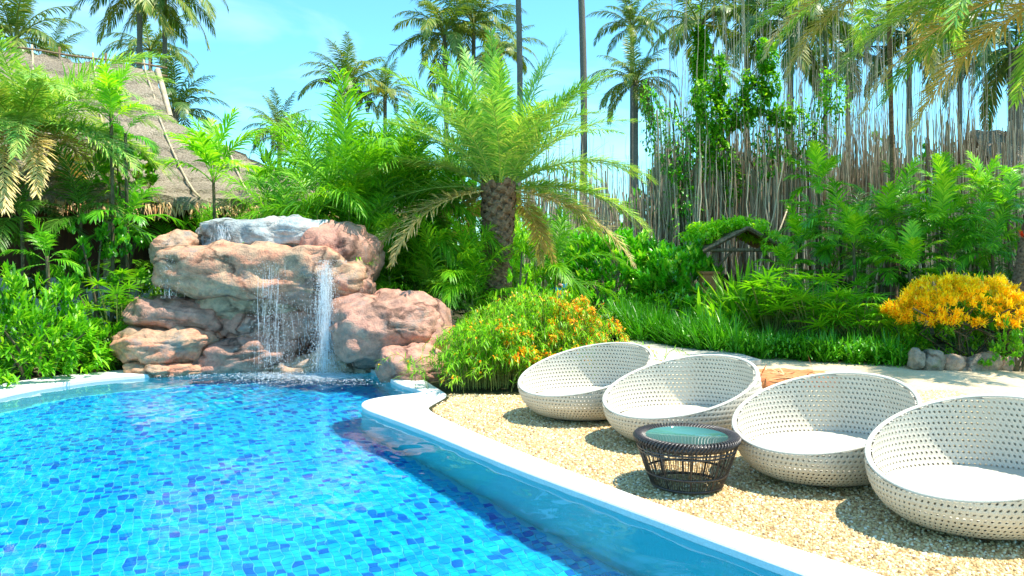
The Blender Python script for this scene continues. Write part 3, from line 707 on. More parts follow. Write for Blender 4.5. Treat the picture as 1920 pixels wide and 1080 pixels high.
def rosette(m, c, n, L, W, droop, e0=85, e1=20, v=.5, fold=.25, prof='strap', seg=4):
    a = rng.uniform(0, 2 * PI, n); e = np.radians(e1 + (e0 - e1) * rng.random(n)); D = np.stack([np.cos(a) * np.cos(e), np.sin(a) * np.cos(e), np.sin(e)], 1)
    blades(m, np.broadcast_to(c, (n, 3)) + rng.normal(0, .01, (n, 3)), D, [0, 0, 1.], L * rng.uniform(.65, 1.1, n), W * rng.uniform(.75, 1.1, n), droop, seg, np.clip(v + rng.normal(0, .2, n), 0, 1), fold, prof)
def fan_plant(name, label, cat, x, y, h, w, nst, mat, seed, group=None, segn=9, sl=.26, sw=.016, droop=.25, stem_mat='cane', base_z=0):
    """lady palm: stems with fans of narrow fingers"""
    global rng
    rng = np.random.default_rng(seed); t = thing(name, label, cat, (x, y, base_z), 0, group); ms = MB()
    for s in range(nst):
        a = rng.uniform(0, 2 * PI); q = rng.random() ** .5; c = np.array([math.cos(a) * q * w / 2, math.sin(a) * q * w / 2, h * rng.uniform(.45, 1.0) * (1 - .25 * q * q)])
        b = np.array([c[0] * .3, c[1] * .3, 0]); tt = np.linspace(0, 1, 6)[:, None]
        tube(ms, b + (c - b) * np.c_[tt ** 1.4, tt ** 1.4, tt], .008, 4)
        out = unit(np.array([math.cos(a), math.sin(a), .55]) + rng.normal(0, .35, 3)); sd = unit(np.cross(out, [0, 0, 1.])); up_ = np.cross(sd, out)
        fa = np.radians(np.linspace(-115, 115, segn) + rng.normal(0, 4, segn))
        D = np.cos(fa)[:, None] * out + np.sin(fa)[:, None] * sd + up_ * .15
        m = MB(); blades(m, np.broadcast_to(c, (segn, 3)), D, up_, sl * rng.uniform(.85, 1.15, segn), sw, droop, 4, np.clip(.5 + rng.normal(0, .12, segn) + rng.normal(0, .15), 0, 1), .3, 'strap')
        m.build('fan_leaf', mat, t)
    tag(ms.build('stem', stem_mat, t), kind='stuff'); return t
def strap_plant(name, label, cat, x, y, nros, w, L, W, mat, seed, group=None, droop=.3, nl=16, v=.5, e0=88, e1=30, hz=0., base_z=0):
    global rng
    rng = np.random.default_rng(seed); t = thing(name, label, cat, (x, y, base_z), 0, group); m = MB()
    for s in range(nros):
        a = rng.uniform(0, 2 * PI); q = math.sqrt(rng.random()) * w / 2
        rosette(m, np.array([q * math.cos(a), q * math.sin(a), .02 + hz * rng.random()]), nl, L, W, droop, e0, e1, v)
    m.build('foliage', mat, t)
    if hz:
        ms = MB()
        for s in range(nros): a = rng.uniform(0, 2 * PI); q = rng.random() * w / 3; tube(ms, [[q * math.cos(a) * .5, q * math.sin(a) * .5, 0], [q * math.cos(a), q * math.sin(a), hz]], .012, 5)
        ms.build('stem', 'cane', t)
    return t
def vine(name, label, x0, nleaf, ll, lw, mat, spec, seed, stems=True):
    """climbing foliage spread over given volumes: spec = list of (center, radii)"""
    global rng
    rng = np.random.default_rng(seed); t = thing(name, label, 'vine', tuple(x0)); m = MB(); ms = MB()
    tot = sum(np.prod(r) ** .66 for c, r in spec)
    for c, r in spec:
        n = int(nleaf * np.prod(r) ** .66 / tot); c = np.array(c) - np.array(x0); S = sph(n) * (rng.uniform(.3, 1, n) ** .5)[:, None] * np.array(r)
        S *= (1 + .3 * np.sin(S[:, 2:3] * 5 + S[:, :1] * 7)); D = unit(sph(n) + unit(S) * .7 + [0, -.3, -.3])
        blades(m, c + S, D, [0, 0, 1.], ll * rng.uniform(.6, 1.2, n), lw * rng.uniform(.7, 1.2, n), .3, 3, np.clip(.5 + rng.normal(0, .22, n), 0, 1), .2)
        for _ in range(3): tube(ms, [c + [rng.normal(0, r[0] * .3), 0, -r[2]], c + [rng.normal(0, r[0] * .3), 0, 0], c + [rng.normal(0, r[0] * .3), 0, r[2]]], .015, 4)
    m.build('foliage', mat, t); tag(ms.build('stem', 'stem_bark', t), kind='stuff'); return t

def X(px, Y): return (px - 960) / F * Y
def Zp(py, Y): return CAMH - (py - 480) / F * Y

# ------------------------------------------------------------------ thatched hut on the left
E = np.array([-8.75, 18.9]); uR = unit(np.array([-.82, -.57])); nF = np.array([-uR[1], uR[0]]) * np.array([1, 1])
if nF[1] > 0: nF = -nF
ZR, ZE = 6.05, 2.78
hut = thing('thatched_hut', 'large hut with steep curved straw thatch roof behind the plants at the left', 'hut', (E[0], E[1], 0))
def rp(a, b, side=1):
    """roof point: a metres along the ridge (negative beyond the right end), b 0 at ridge .. 1 at eave"""
    z = ZE + (ZR - ZE) * (1 - b) ** 1.28 + (.16 if b < .29 else 0)
    q = E + uR * a + nF * side * 4.6 * b
    return np.array([q[0] - E[0], q[1] - E[1], z])
def endext(b): return 0 if b < .28 else -4.5 * ((b - .28) / .72) ** 1.15
def sheetmesh(name, grid, mat, parent, th=.16):
    g_ = np.array(grid); nu, nv = g_.shape[:2]; m = MB()
    i = np.arange(nu - 1)[:, None] * nv + np.arange(nv - 1)[None]; Q = np.stack([i, i + 1, i + nv + 1, i + nv], -1).reshape(-1, 4)
    V = g_.reshape(-1, 3); m.add(V, Q); m.add(V - [0, 0, th], Q[:, ::-1])
    rim = np.concatenate([np.arange(nv), np.arange(1, nu) * nv + nv - 1, (nu - 1) * nv + np.arange(nv - 2, -1, -1), np.arange(nu - 2, 0, -1) * nv]); r2 = np.roll(rim, -1)
    m.add(np.concatenate([V[rim], V[rim] - [0, 0, th]]), np.stack([np.arange(len(rim)), (np.arange(len(rim)) + 1) % len(rim), (np.arange(len(rim)) + 1) % len(rim) + len(rim), np.arange(len(rim)) + len(rim)], 1))
    return m.build(name, mat, parent, False)
NA, NB = 150, 110
def wav(a, b, s): return .075 * ((b * 9 + .25 * noise.noise(Vector((a * 2.3, s, 0)))) % 1.0) + .035 * math.sin(a * 3 + b * 5) + .03 * noise.noise(Vector((a * 1.7, b * 9, s))) + .02 * noise.noise(Vector((a * 8, b * 22, s)))
for side in (1, -1):
    grid = []
    for ia in range(NA + 1):
        row = []
        for ib in range(NB + 1):
            b = ib / NB; a0 = endext(b); a = a0 + (13 - a0) * ia / NA
            p = rp(a, b, side); p[2] += wav(a, b, side); row.append(p)
        grid.append(row)
    roof = sheetmesh('roof', grid, 'thatch', hut)
    if side == 1: roof['label'] = 'sunlit front slope of straw thatch'
# hip skirt on the right end
grid = []
for ib in range(0, NB + 1):
    b = .28 + .72 * ib / NB
    p0, p1 = rp(endext(b), b, 1), rp(endext(b), b, -1); grid.append([p0 + (p1 - p0) * q / 20 + [0, 0, wav(q, b, 3)] for q in range(21)])
tag(sheetmesh('roof_hip', grid, 'thatch', hut))
m = MB(); g0 = [rp(.12, .02, 1), rp(.12, .27, 1), rp(.12, .27, -1), rp(.12, .02, -1)]; m.add(g0, [[0, 1, 2, 3]]); m.build('gable', 'dark_wood', hut, False)
for s in (1, -1):
    m = MB(); tube(m, [rp(-.08, .0, s) + [0, 0, .05], rp(-.08, .15, s) + [0, 0, .05], rp(-.1, .3, s) + [0, 0, .05]], .07, 6); m.build('bargeboard', 'bamboo', hut)
# bamboo battens lying on the slope and the rods along the ridge
for k, a in enumerate(np.arange(-2.4, 12.5, 1.25)):
    bs = .03 if a > 0 else .28 + .72 * (min(1, abs(a) / 4.5)) ** (1 / 1.15)
    m = MB(); bb = np.linspace(max(bs, -.0), 1.0, 12); pts = [rp(a + .25 * math.sin(k * 2.2) * (b - .5), b, 1) + [0, 0, .07] for b in bb]
    if a > 0: pts = [pts[0] + np.array([-nF[0] * .25, -nF[1] * .25, .33])] + pts
    tube(m, pts, .024, 6, .5, True); m.build('batten', 'bamboo', hut)
for zz in (.10, .30):
    m = MB(); tube(m, [np.array([*(uR * a), ZR + zz + .02 * math.sin(a * 3)]) for a in np.linspace(-.3, 12.8, 30)], .025, 6, .5, True); m.build('ridge_rail', 'timber', hut)
for a in np.arange(.1, 12.5, .95):
    m = MB(); tube(m, [np.array([*(uR * a), ZR - .1]), np.array([*(uR * a), ZR + .45])], .025, 6, .5, True); m.build('ridge_post', 'timber', hut)
m = MB(); n = 2600
ff = rng.random(n); A_ = endext(1) + (13 - endext(1)) * ff
Pf = np.array([rp(a, rng.uniform(.97, 1.0), 1) for a in A_]) + rng.normal(0, .02, (n, 3)) - [0, 0, .08]
blades(m, Pf, np.c_[nF[0] * .5 + rng.normal(0, .25, n), nF[1] * .5 + rng.normal(0, .25, n), np.full(n, -1.)], [nF[0], nF[1], .2], rng.uniform(.12, .38, n), .014, .1, 2, rng.random(n), 0, 'taper')
n = 900
Pf = np.array([(lambda f_: rp(endext(1), 1, 1) * (1 - f_) + rp(endext(1), 1, -1) * f_)(rng.random()) for _ in range(n)]) - [0, 0, .08]
blades(m, Pf, np.c_[-uR[0] * .5 + rng.normal(0, .25, n), -uR[1] * .5 + rng.normal(0, .25, n), np.full(n, -1.)], [-uR[0], -uR[1], .2], rng.uniform(.12, .35, n), .014, .1, 2, rng.random(n), 0, 'taper')
tag(m.build('thatch_fringe', 'dry', hut), kind='stuff')
m = MB()
def hp(a, b): q = uR * a + nF * b; return q
m = MB(); c0 = hp(6.0, 2.6); box(m, (c0[0], c0[1], 1.35), (13, .16, 2.7), math.atan2(uR[1], uR[0])); m.build('wall', 'dark_wood', hut, False)
m = MB(); c0 = hp(-.5, 0); box(m, (c0[0], c0[1], 1.35), (.16, 5.2, 2.7), math.atan2(uR[1], uR[0])); m.build('wall', 'dark_wood', hut, False)
for a in (-2.2, 1.5, 5, 9):
    m = MB(); q = hp(a, 3.9); tube(m, [(q[0], q[1], 0), (q[0], q[1], 2.95)], .08, 8, .5, True); m.build('post', 'bamboo', hut)
lw_ = thing('garden_wall', 'low pale plaster garden wall in front of the dark hut at the left', 'wall', (-8.4, 14.4, 0))
m = MB(); box(m, (0, 0, .62), (7.4, .18, 1.24), -.05); m.build('wall_body', 'plaster', lw_, False)
m = MB(); box(m, (0, 0, 1.27), (7.5, .26, .06), -.05); m.build('wall_cap', 'plaster', lw_, False)

# right-hand thatched hut, behind the roots
h2 = thing('small_hut', 'grey thatched gable hut half hidden behind the hanging roots at the right', 'hut', (X(1985, 26.5), 26.5, 0))
m = MB(); box(m, (.5, 0, 1.6), (6, 5, 3.2)); m.build('wall', 'dark_wood', h2, False)
for s in (1, -1):
    grid = [[np.array([-3 + 7 * i / 30, s * 3.0 * j / 12, 6.0 - 2.7 * (j / 12) + .04 * math.sin(i * 2.1 + j)]) for j in range(13)] for i in range(31)]
    sheetmesh('roof', grid, 'thatch', h2)
h3 = thing('low_thatch_hut', 'small low grey thatch roof glimpsed behind the middle of the hanging roots', 'hut', (X(1480, 31), 31, 0))
m = MB(); box(m, (0, 0, 1.2), (8, 3, 2.4)); m.build('wall', 'dark_wood', h3, False)
for s in (1, -1):
    grid = [[np.array([-5.5 + 11 * i / 30, s * 2.4 * j / 12, 3.9 - 1.7 * (j / 12) + .04 * math.sin(i * 2.1 + j)]) for j in range(13)] for i in range(31)]
    sheetmesh('roof', grid, 'thatch', h3)

# little timber pavilion with creeper on the roof
YS = 20.0
sh = thing('timber_pavilion', 'little weathered timber pavilion with gable plank roof under green creeper', 'pavilion', (X(1382, YS), YS, 0))
za, ze = Zp(428, YS), Zp(468, YS)
for s, hw in ((-1, 1.05), (1, 1.0)):
    for k in range(6):
        f0, f1 = k / 6, (k + 1.05) / 6; m = MB()
        q = [np.array([s * hw * f, y, za + (ze - za) * f * 1.0 + (.02 if k % 2 else 0)]) for f, y in ((f0, -.9), (f1, -.9), (f1, 1.3), (f0, 1.3))]
        m.add(np.concatenate([q, np.array(q) - [0, 0, .03]]), [[0, 1, 2, 3], [7, 6, 5, 4], [0, 4, 5, 1], [1, 5, 6, 2], [2, 6, 7, 3], [3, 7, 4, 0]]); m.build('roof_plank', 'timber', sh, False)
    m = MB(); tube(m, [(0, -.93, za - .02), (s * hw * 1.05, -.93, ze - .06)], .05, 4, .5, True); m.build('rafter', 'timber', sh, False)
    m = MB(); tube(m, [(s * .78, -.8, 0), (s * .78, -.8, ze + .1)], .07, 8, .5, True); m.build('post', 'timber', sh)
    m = MB(); tube(m, [(s * .78, -.8, ze - .5), (s * .3, -.85, ze + .05)], .035, 6, .5, True); m.build('brace', 'timber', sh)
m = MB(); tube(m, [(-1.0, -.88, ze - .02), (1.0, -.88, ze - .02)], .05, 6, .5, True); m.build('tie_beam', 'timber', sh)
for k in range(5):  # dark-coloured planks stand in for the shade inside the pavilion
    m = MB(); box(m, (-.66 + k * .33, 1.1, .6), (.12, .04, 1.2)); m.build('interior_shade_plank', 'dark_wood', sh, False)
tb = thing('brick_red_post', 'square brick red pillar beside the timber pavilion under the glossy bush', 'pillar', (X(1329, 18.6), 18.6, 0))
m = MB(); box(m, (0, 0, .64), (.36, .36, 1.28)); m.build('shaft', 'terracotta', tb, False)
m = MB(); box(m, (0, 0, 1.3), (.42, .42, .05)); m.build('cap', 'terracotta', tb, False)

# ------------------------------------------------------------------ hanging aerial roots
cur = thing('aerial_root_curtain', 'curtain of long brown hanging aerial roots behind the garden', 'roots', (0, 24, 0))
rng = np.random.default_rng(21); big_r = []; m = MB()
NR = 5600
for k in range(NR):
    u = rng.random()
    px = 985 + 940 * u if rng.random() < .35 else (rng.uniform(1230, 1720) if rng.random() < .68 else rng.uniform(1700, 1940))
    Y = rng.uniform(22.5, 27.5)
    if px > 1700:
        if rng.random() < .45: continue
        Y = rng.uniform(21.6, 23.1)
    dens = .35 if px < 1230 else 1
    u2 = rng.random()
    ttop = 330 - 60 * noise.noise(Vector((px * .012, 0, 0))) if px > 1230 else 385
    if u2 < .5: ty = ttop + rng.normal(0, 38)
    elif u2 < .84: ty = ttop - rng.uniform(0, 230) * dens
    else: ty = ttop - rng.uniform(100, 420) * dens
    if px < 1230: ty = max(ty, 250)
    if 1160 < px < 1270: ty += 60 * rng.random()
    if ty < 190 and rng.random() < .6: continue
    zt = Zp(ty, Y); zb = 0 if u2 < .72 or rng.random() < .5 else rng.uniform(0, 2.2)
    r = rng.uniform(.006, .014) if u2 > .7 else rng.uniform(.012, .036)
    if zt > 6: r = rng.uniform(.005, .011)
    n_ = 12; tt = np.linspace(0, 1, n_); lean = rng.normal(0, .12 if rng.random() < .88 else .5) * (zt / 5); ph = rng.uniform(0, 9)
    P_ = np.c_[X(px, Y) + lean * tt + .035 * np.sin(tt * 9 + ph) + .015 * np.sin(tt * 27 + ph), Y - 24 + .04 * np.sin(tt * 7 + ph * 2), zb + (zt - zb) * tt]
    big_r.append((r * (zt - zb), P_, r, rng.random()))
big_r.sort(key=lambda q: -q[0])
for k, (s_, P_, r, v) in enumerate(big_r):
    rr = r * (1 - .35 * np.linspace(0, 1, 12))
    if k < 280:
        m1 = MB(); tube(m1, P_, rr, 5, v); m1.build('root', 'root', cur)
    else: tube(m, P_, rr, 4, v)
tag(m.build('root_strands', 'root', cur), kind='stuff')
lp_ = thing('leaning_pole', 'pale bare pole leaning against the hanging roots behind the pavilion', 'pole', (0, 0, 0))
m = MB(); a_, b_ = at(1448, 462, 21.5), at(1478, 388, 22.2); tube(m, [a_, (a_ + b_) / 2 + [.02, 0, 0], b_], .022, 6, .9, True); m.build('shaft', 'bamboo', lp_)

# ------------------------------------------------------------------ palms
def cpalm(label, px, py, Y, nf=20, sc=1.0, kind='coco', lean=0, ages=(0, 5), seed=1, r=.11, dx=0, grp='coconut palms behind the garden', name='coconut_palm', bark_='palm_bark'):
    top = at(px, py, Y)
    return palm(name, kind, label, 'palm', (top[0] + dx, Y, 0), top, r * 1.15, r, int(nf * 1.15), sc * .9, ages, grp, lean, bark_, seed, 30)
cpalm('tall coconut palm over the thatch ridge, its crown cut by the top edge', 262, -22, 34, 18, .85, seed=3, ages=(1, 5))
cpalm('tall thin coconut palm just right of the one over the thatch ridge', 309, -28, 36, 17, .9, seed=4, ages=(1, 5), r=.1)
cpalm('smaller coconut palm between the two tall trunks above the ridge', 282, 92, 46, 16, .85, seed=5, ages=(1, 4))
cpalm('big yellowish palm rising behind the thatch at the far left', 28, 70, 24, 22, .62, seed=6, ages=(0, 5))
cpalm('low palm peeking over the thatch between the far left palm and the ridge posts', 95, 118, 30, 14, .5, seed=61, ages=(0, 4))
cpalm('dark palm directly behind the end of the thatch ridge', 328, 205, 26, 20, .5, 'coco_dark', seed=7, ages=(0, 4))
cpalm('round-headed coconut palm standing alone in the sky left of the centre', 524, 250, 40, 22, .62, seed=8, ages=(0, 4))
cpalm('coconut palm with upright crown above the areca grove', 652, 158, 44, 20, .78, seed=9, ages=(0, 4), dx=.6)
cpalm('small coconut palm half behind the upright-crowned one above the areca grove', 722, 178, 47, 18, .62, seed=10, ages=(0, 4))
cpalm('coconut palm with long drooping fronds at the top centre left', 833, 62, 40, 20, .92, seed=11, ages=(0, 5), dx=.3)
cpalm('dense coconut palm at the top centre, crown touching the frame', 888, 42, 42, 22, .88, seed=12, ages=(0, 5))
cpalm('coconut palm behind and right of the dense top-centre crown', 938, 96, 46, 17, .78, seed=13, ages=(1, 4))
cpalm('coconut palm with ragged crown right of the bare trunks', 1185, 48, 44, 18, .74, seed=14, ages=(0, 4))
cpalm('lower coconut palm with golden heart below the ragged crown', 1192, 152, 36, 22, .62, seed=15, ages=(0, 5))
cpalm('open-crowned coconut palm whose trunk is wrapped in creeper', 1312, 42, 34, 17, .9, seed=16, ages=(1, 4), r=.15)
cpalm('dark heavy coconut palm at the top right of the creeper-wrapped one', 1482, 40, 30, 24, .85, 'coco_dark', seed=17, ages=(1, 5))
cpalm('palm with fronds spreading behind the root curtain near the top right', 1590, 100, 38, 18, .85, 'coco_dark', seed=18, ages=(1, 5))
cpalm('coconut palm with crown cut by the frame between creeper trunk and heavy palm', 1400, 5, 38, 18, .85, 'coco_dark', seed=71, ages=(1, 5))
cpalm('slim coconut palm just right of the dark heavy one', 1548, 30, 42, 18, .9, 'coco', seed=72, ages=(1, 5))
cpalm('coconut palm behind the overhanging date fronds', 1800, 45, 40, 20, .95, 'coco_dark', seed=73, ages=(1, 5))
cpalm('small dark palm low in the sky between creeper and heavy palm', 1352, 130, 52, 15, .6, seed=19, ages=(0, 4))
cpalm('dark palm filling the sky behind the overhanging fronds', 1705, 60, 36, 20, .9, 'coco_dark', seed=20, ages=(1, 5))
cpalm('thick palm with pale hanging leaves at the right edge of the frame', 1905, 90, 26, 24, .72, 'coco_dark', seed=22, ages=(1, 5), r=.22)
for lbl, px, dx, r in (('bare palm trunk rising out of the frame behind the centre palm', 967, -.05, .13), ('bare pale palm trunk rising out of the frame right of the centre palm', 1084, .1, .15)):
    Y = 36; top = at(px, -140, Y); palm('coconut_palm', 'coco', lbl, 'palm', (top[0] + dx, Y, 0), top, r * 1.1, r, 12, .8, (0, 2), 'coconut palms behind the garden', .22, 'palm_bark', 40 + px, 44)

# central date palm with its rough trunk
def date_palm(label, base, top, nf, sc, seed, r0, ages=(0, 5), boots=200, group=None, skip=None):
    base, top = np.array(base, float), np.array(top, float)
    t = palm('date_palm', 'date', label, 'palm', base, top, r0 * .8, r0 * .72, nf, sc, ages, group, 0, 'rough_bark', seed, 20, skip=skip)
    m = MB(); V = np.array([[-.5, 0, 0], [.5, 0, 0], [.34, -.30, .8], [-.34, -.30, .8], [0, -.42, .35], [0, -.05, 1.05]]); m.add(V, [[0, 1, 2, 3]], [[0, 4, 1], [0, 3, 4], [1, 4, 2], [4, 3, 2], [3, 5, 2]], rng.random()); bm_ = m.mesh('leaf_base', 'rough_bark', False)
    R = random.Random(seed)
    for k in range(boots):
        q = (k + .5) / boots; a = k * 2.39996; p = (top - base) * q; rr = r0 * (.86 + .12 * q ** 4 + .3 * math.exp(-q * 14))
        o = link('leaf_base', bm_, t, (p[0] + rr * .82 * math.cos(a), p[1] + rr * .82 * math.sin(a), p[2] - .05)); s = r0 * .62
        o.rotation_euler = (R.uniform(-.15, .1), R.uniform(-.12, .12), a + PI / 2); o.scale = (s * R.uniform(.85, 1.1), s * .7, s * R.uniform(.8, 1.25) * .75)
    return t
YC = 13.6
date_palm('squat date palm with rough diamond-scaled trunk in the middle of the garden', (X(925, YC), YC, 0), (X(936, YC), YC, Zp(345, YC)), 78, 1.0, 5, .34, ages=(0, 5), boots=210, skip=3)
# the crown sits a little higher than the trunk head: fronds start in a tight heart
date_palm('date palm whose pale feathery fronds hang over the left edge', (X(-120, 13.4), 13.4, 0), (X(38, 13.0), 13.0, Zp(232, 13.0)), 60, .98, 9, .09, ages=(2, 5), boots=60)
date_palm('date palm at the right edge with long fronds hanging in from the top corner', (X(1896, 13.3), 13.3, 0), (X(2040, 13.6), 13.6, Zp(-60, 13.6)), 44, 1.7, 12, .26, ages=(1, 5), boots=200)
date_palm('date palm above the root curtain with thin yellow-green fronds drooping left', (X(1700, 18), 18.5, 0), (X(1665, 18), 18, Zp(-50, 18)), 30, 1.4, 14, .07, ages=(1, 5), boots=0)
o = thing('red_bromeliad', 'small red flower growing on the rough trunk at the right edge', 'flower', (X(1902, 13.5), 13.3, Zp(440, 13.3)))
m = MB(); rng = np.random.default_rng(3); rosette(m, np.zeros(3), 16, .12, .014, .3, 80, -20, .5); m.build('petal', 'red', o)

# areca grove behind the waterfall
for k, (lb, px, Y, n, h, nf, sc, rad) in enumerate([
    ('areca palm clump right behind the blue slab of the waterfall', 590, 14.2, 7, 2.5, 6, .95, .6),
    ('tallest bright areca palm clump left of the rough-trunked palm', 690, 14.8, 10, 3.2, 6, 1.1, .75),
    ('bright areca palm clump between waterfall and rough-trunked palm', 790, 15.2, 9, 2.6, 6, 1.0, .7),
    ('areca palm clump low behind the right end of the waterfall', 745, 13.6, 7, 1.5, 5, .8, .5),
    ('feathery areca palm clump directly left of the scaled trunk', 850, 13.2, 7, 1.1, 5, .75, .45),
    ('areca palm clump between hut eave and grove', 535, 16.5, 6, 2.4, 6, .85, .6),
    ('low areca palm clump under the thatch eave left of the blue slab', 375, 15.0, 5, 1.7, 6, .75, .4),
    ('areca palm clump behind the centre palm, right of its trunk', 985, 16.5, 5, 1.5, 5, .8, .5),
    ('areca palm clump deep behind the grove under the upright coconut crowns', 640, 19.5, 8, 3.4, 6, 1.2, .9)]):
    clump('areca_palm', 'areca', lb, 'palm', X(px, Y), Y, n, h, nf, sc, 'areca palms behind the waterfall', 50 + k, rad)
def small_palm(lb, px, py, Y, nf, sc, kind, seed, ages=None, r=.026):
    top = at(px, py, Y); return palm('garden_palm', kind, lb, 'palm', (top[0], Y, 0), top, r * 1.2, r, nf, sc, ages, 'small garden palms', .03, 'stem_bark', seed, 20)
small_palm('small upright palm with forked stem in front of the hut roof', 400, 330, 14.2, 10, .9, 'broad', 1, (0, 2))
small_palm('young palm with erect yellow-green leaves against the thatch', 208, 215, 12.6, 8, .62, 'broad', 2, (0, 2))
small_palm('palm with broad leaves hanging beside the thatch under the erect one', 235, 250, 12.9, 8, .5, 'lush', 3, (1, 4))
small_palm('dark feather palm low at the far left behind the pale fronds', 40, 400, 12.4, 12, .8, 'dark', 4)
small_palm('dark feather palm below the pale drooping fronds at the left', 150, 400, 12.8, 12, .8, 'dark', 5)
small_palm('lush little palm left of the waterfall shelf', 235, 420, 12.8, 12, .75, 'lush', 6)
small_palm('tiny palm with thin arching leaves under the left fronds', 88, 480, 11.4, 9, .5, 'lush', 7)
for k, (lb, px, py, Y, nf, sc, kd) in enumerate([
    ('banana-like palm with broad leaves before the root curtain', 1535, 345, 17, 10, .68, 'broad'),
    ('dark green palm under the broad-leaved one by the root curtain', 1575, 430, 16.2, 14, .8, 'lush'),
    ('bright palm fan beside the pavilion', 1500, 455, 16.5, 11, .62, 'broad'),
    ('palm with one big bright leaf near the middle of the right thicket', 1660, 425, 16, 12, .72, 'broad'),
    ('tall lush palm at the upper edge of the right thicket', 1770, 360, 17, 12, .66, 'broad'),
    ('lush palm in the heart of the right thicket', 1730, 440, 15.6, 14, .8, 'lush'),
    ('deep green palm behind the yellow croton', 1830, 430, 15.4, 14, .85, 'lush'),
    ('deep green palm near the right edge trunk', 1890, 400, 16.5, 12, .8, 'lush'),
    ('low arching palm left of the yellow croton', 1650, 500, 15.5, 13, .8, 'lush'),
    ('low arching palm in the shade below the pavilion side', 1560, 505, 16, 12, .8, 'lush'),
    ('palm with hanging leaves above the croton', 1780, 490, 15.0, 12, .75, 'lush'),
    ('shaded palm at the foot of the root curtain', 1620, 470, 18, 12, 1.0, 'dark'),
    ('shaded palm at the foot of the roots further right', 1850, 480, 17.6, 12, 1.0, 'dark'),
    ('upright lush palm at the right rim of the thicket', 1905, 350, 18.5, 12, .75, 'lush')]):
    small_palm(lb, px, py, Y, nf, sc, kd, 70 + k)
for k, (lb, px, py, Y, nf, sc, kd) in enumerate([
    ('bright young palm leaning over the border behind the widest lady palm', 1600, 455, 15.0, 12, .6, 'broad'),
    ('lime green palm just left of the croton top', 1705, 500, 14.2, 12, .6, 'broad'),
    ('bright arching palm above the croton', 1765, 425, 15.2, 13, .7, 'broad'),
    ('palm with glossy arching leaves between croton and edge trunk', 1860, 470, 14.6, 13, .7, 'lush'),
    ('bright palm at the pavilion corner, low', 1475, 500, 16.0, 11, .55, 'broad'),
    ('tall shaded palm against the roots above the middle of the thicket', 1690, 385, 18.5, 14, .8, 'lush'),
    ('tall bright palm against the roots near the right edge', 1845, 365, 18.0, 13, .75, 'broad'),
    ('leaning palm at the foot of the roots right of the pavilion', 1530, 420, 18.8, 14, .8, 'lush')]):
    small_palm(lb, px, py, Y, nf, sc, kd, 170 + k)

# ------------------------------------------------------------------ shrubs and borders
shrub('leafy_shrub', 'bright green whorled shrub nearest the pool in the lower left corner', 'shrub', X(20, 10.4), 10.5, 1.5, 1.1, 1.45, 105, 14, .20, .019, 'bright', 31, 'bright shrubs by the pool at the left', vb=.5, fold=.3, droop=.3)
shrub('leafy_shrub', 'bright green whorled shrub second along the pool edge at the left', 'shrub', X(100, 11), 11.0, 1.5, 1.1, 1.25, 110, 14, .20, .019, 'bright', 32, 'bright shrubs by the pool at the left', vb=.45, droop=.3)
shrub('leafy_shrub', 'lower bright shrub between the pool edge and the orange boulder', 'shrub', X(172, 11.5), 11.6, 1.2, .9, .85, 70, 13, .18, .018, 'bright', 33, 'bright shrubs by the pool at the left', vb=.4, droop=.35)
fan_plant('lady_palm', 'lady palm with bright fingered leaves beside the pink boulder', 'palm', X(225, 12.1), 12.1, 1.65, 1.25, 34, 'areca', 34, None, 11, .27, .013)
shrub('frangipani', 'small-leaved young tree under the hanging fronds at the left', 'tree', X(185, 12.2), 12.3, 1.5, 1.0, 2.35, 60, 11, .14, .03, 'lush', 35, None, z0=1.3, vb=.6, stems=5)
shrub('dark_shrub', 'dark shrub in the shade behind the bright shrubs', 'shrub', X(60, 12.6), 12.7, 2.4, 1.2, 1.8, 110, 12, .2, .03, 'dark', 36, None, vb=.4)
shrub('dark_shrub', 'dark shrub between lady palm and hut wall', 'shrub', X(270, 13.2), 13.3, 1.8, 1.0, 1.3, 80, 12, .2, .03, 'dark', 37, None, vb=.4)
strap_plant('broadleaf_clump', 'broad-leaved clump in the shadow left of the lady palm', 'plant', X(120, 12.0), 12.0, 9, 1.3, .6, .06, 'lush', 38, None, .45, 7)
shrub('shaded_tree', 'leafy tree crown in front of the thatch under the young palm', 'tree', X(225, 13.6), 13.8, 1.0, .8, 4.0, 60, 13, .13, .032, 'bright', 39, None, z0=3.05, vb=.35, stems=4)

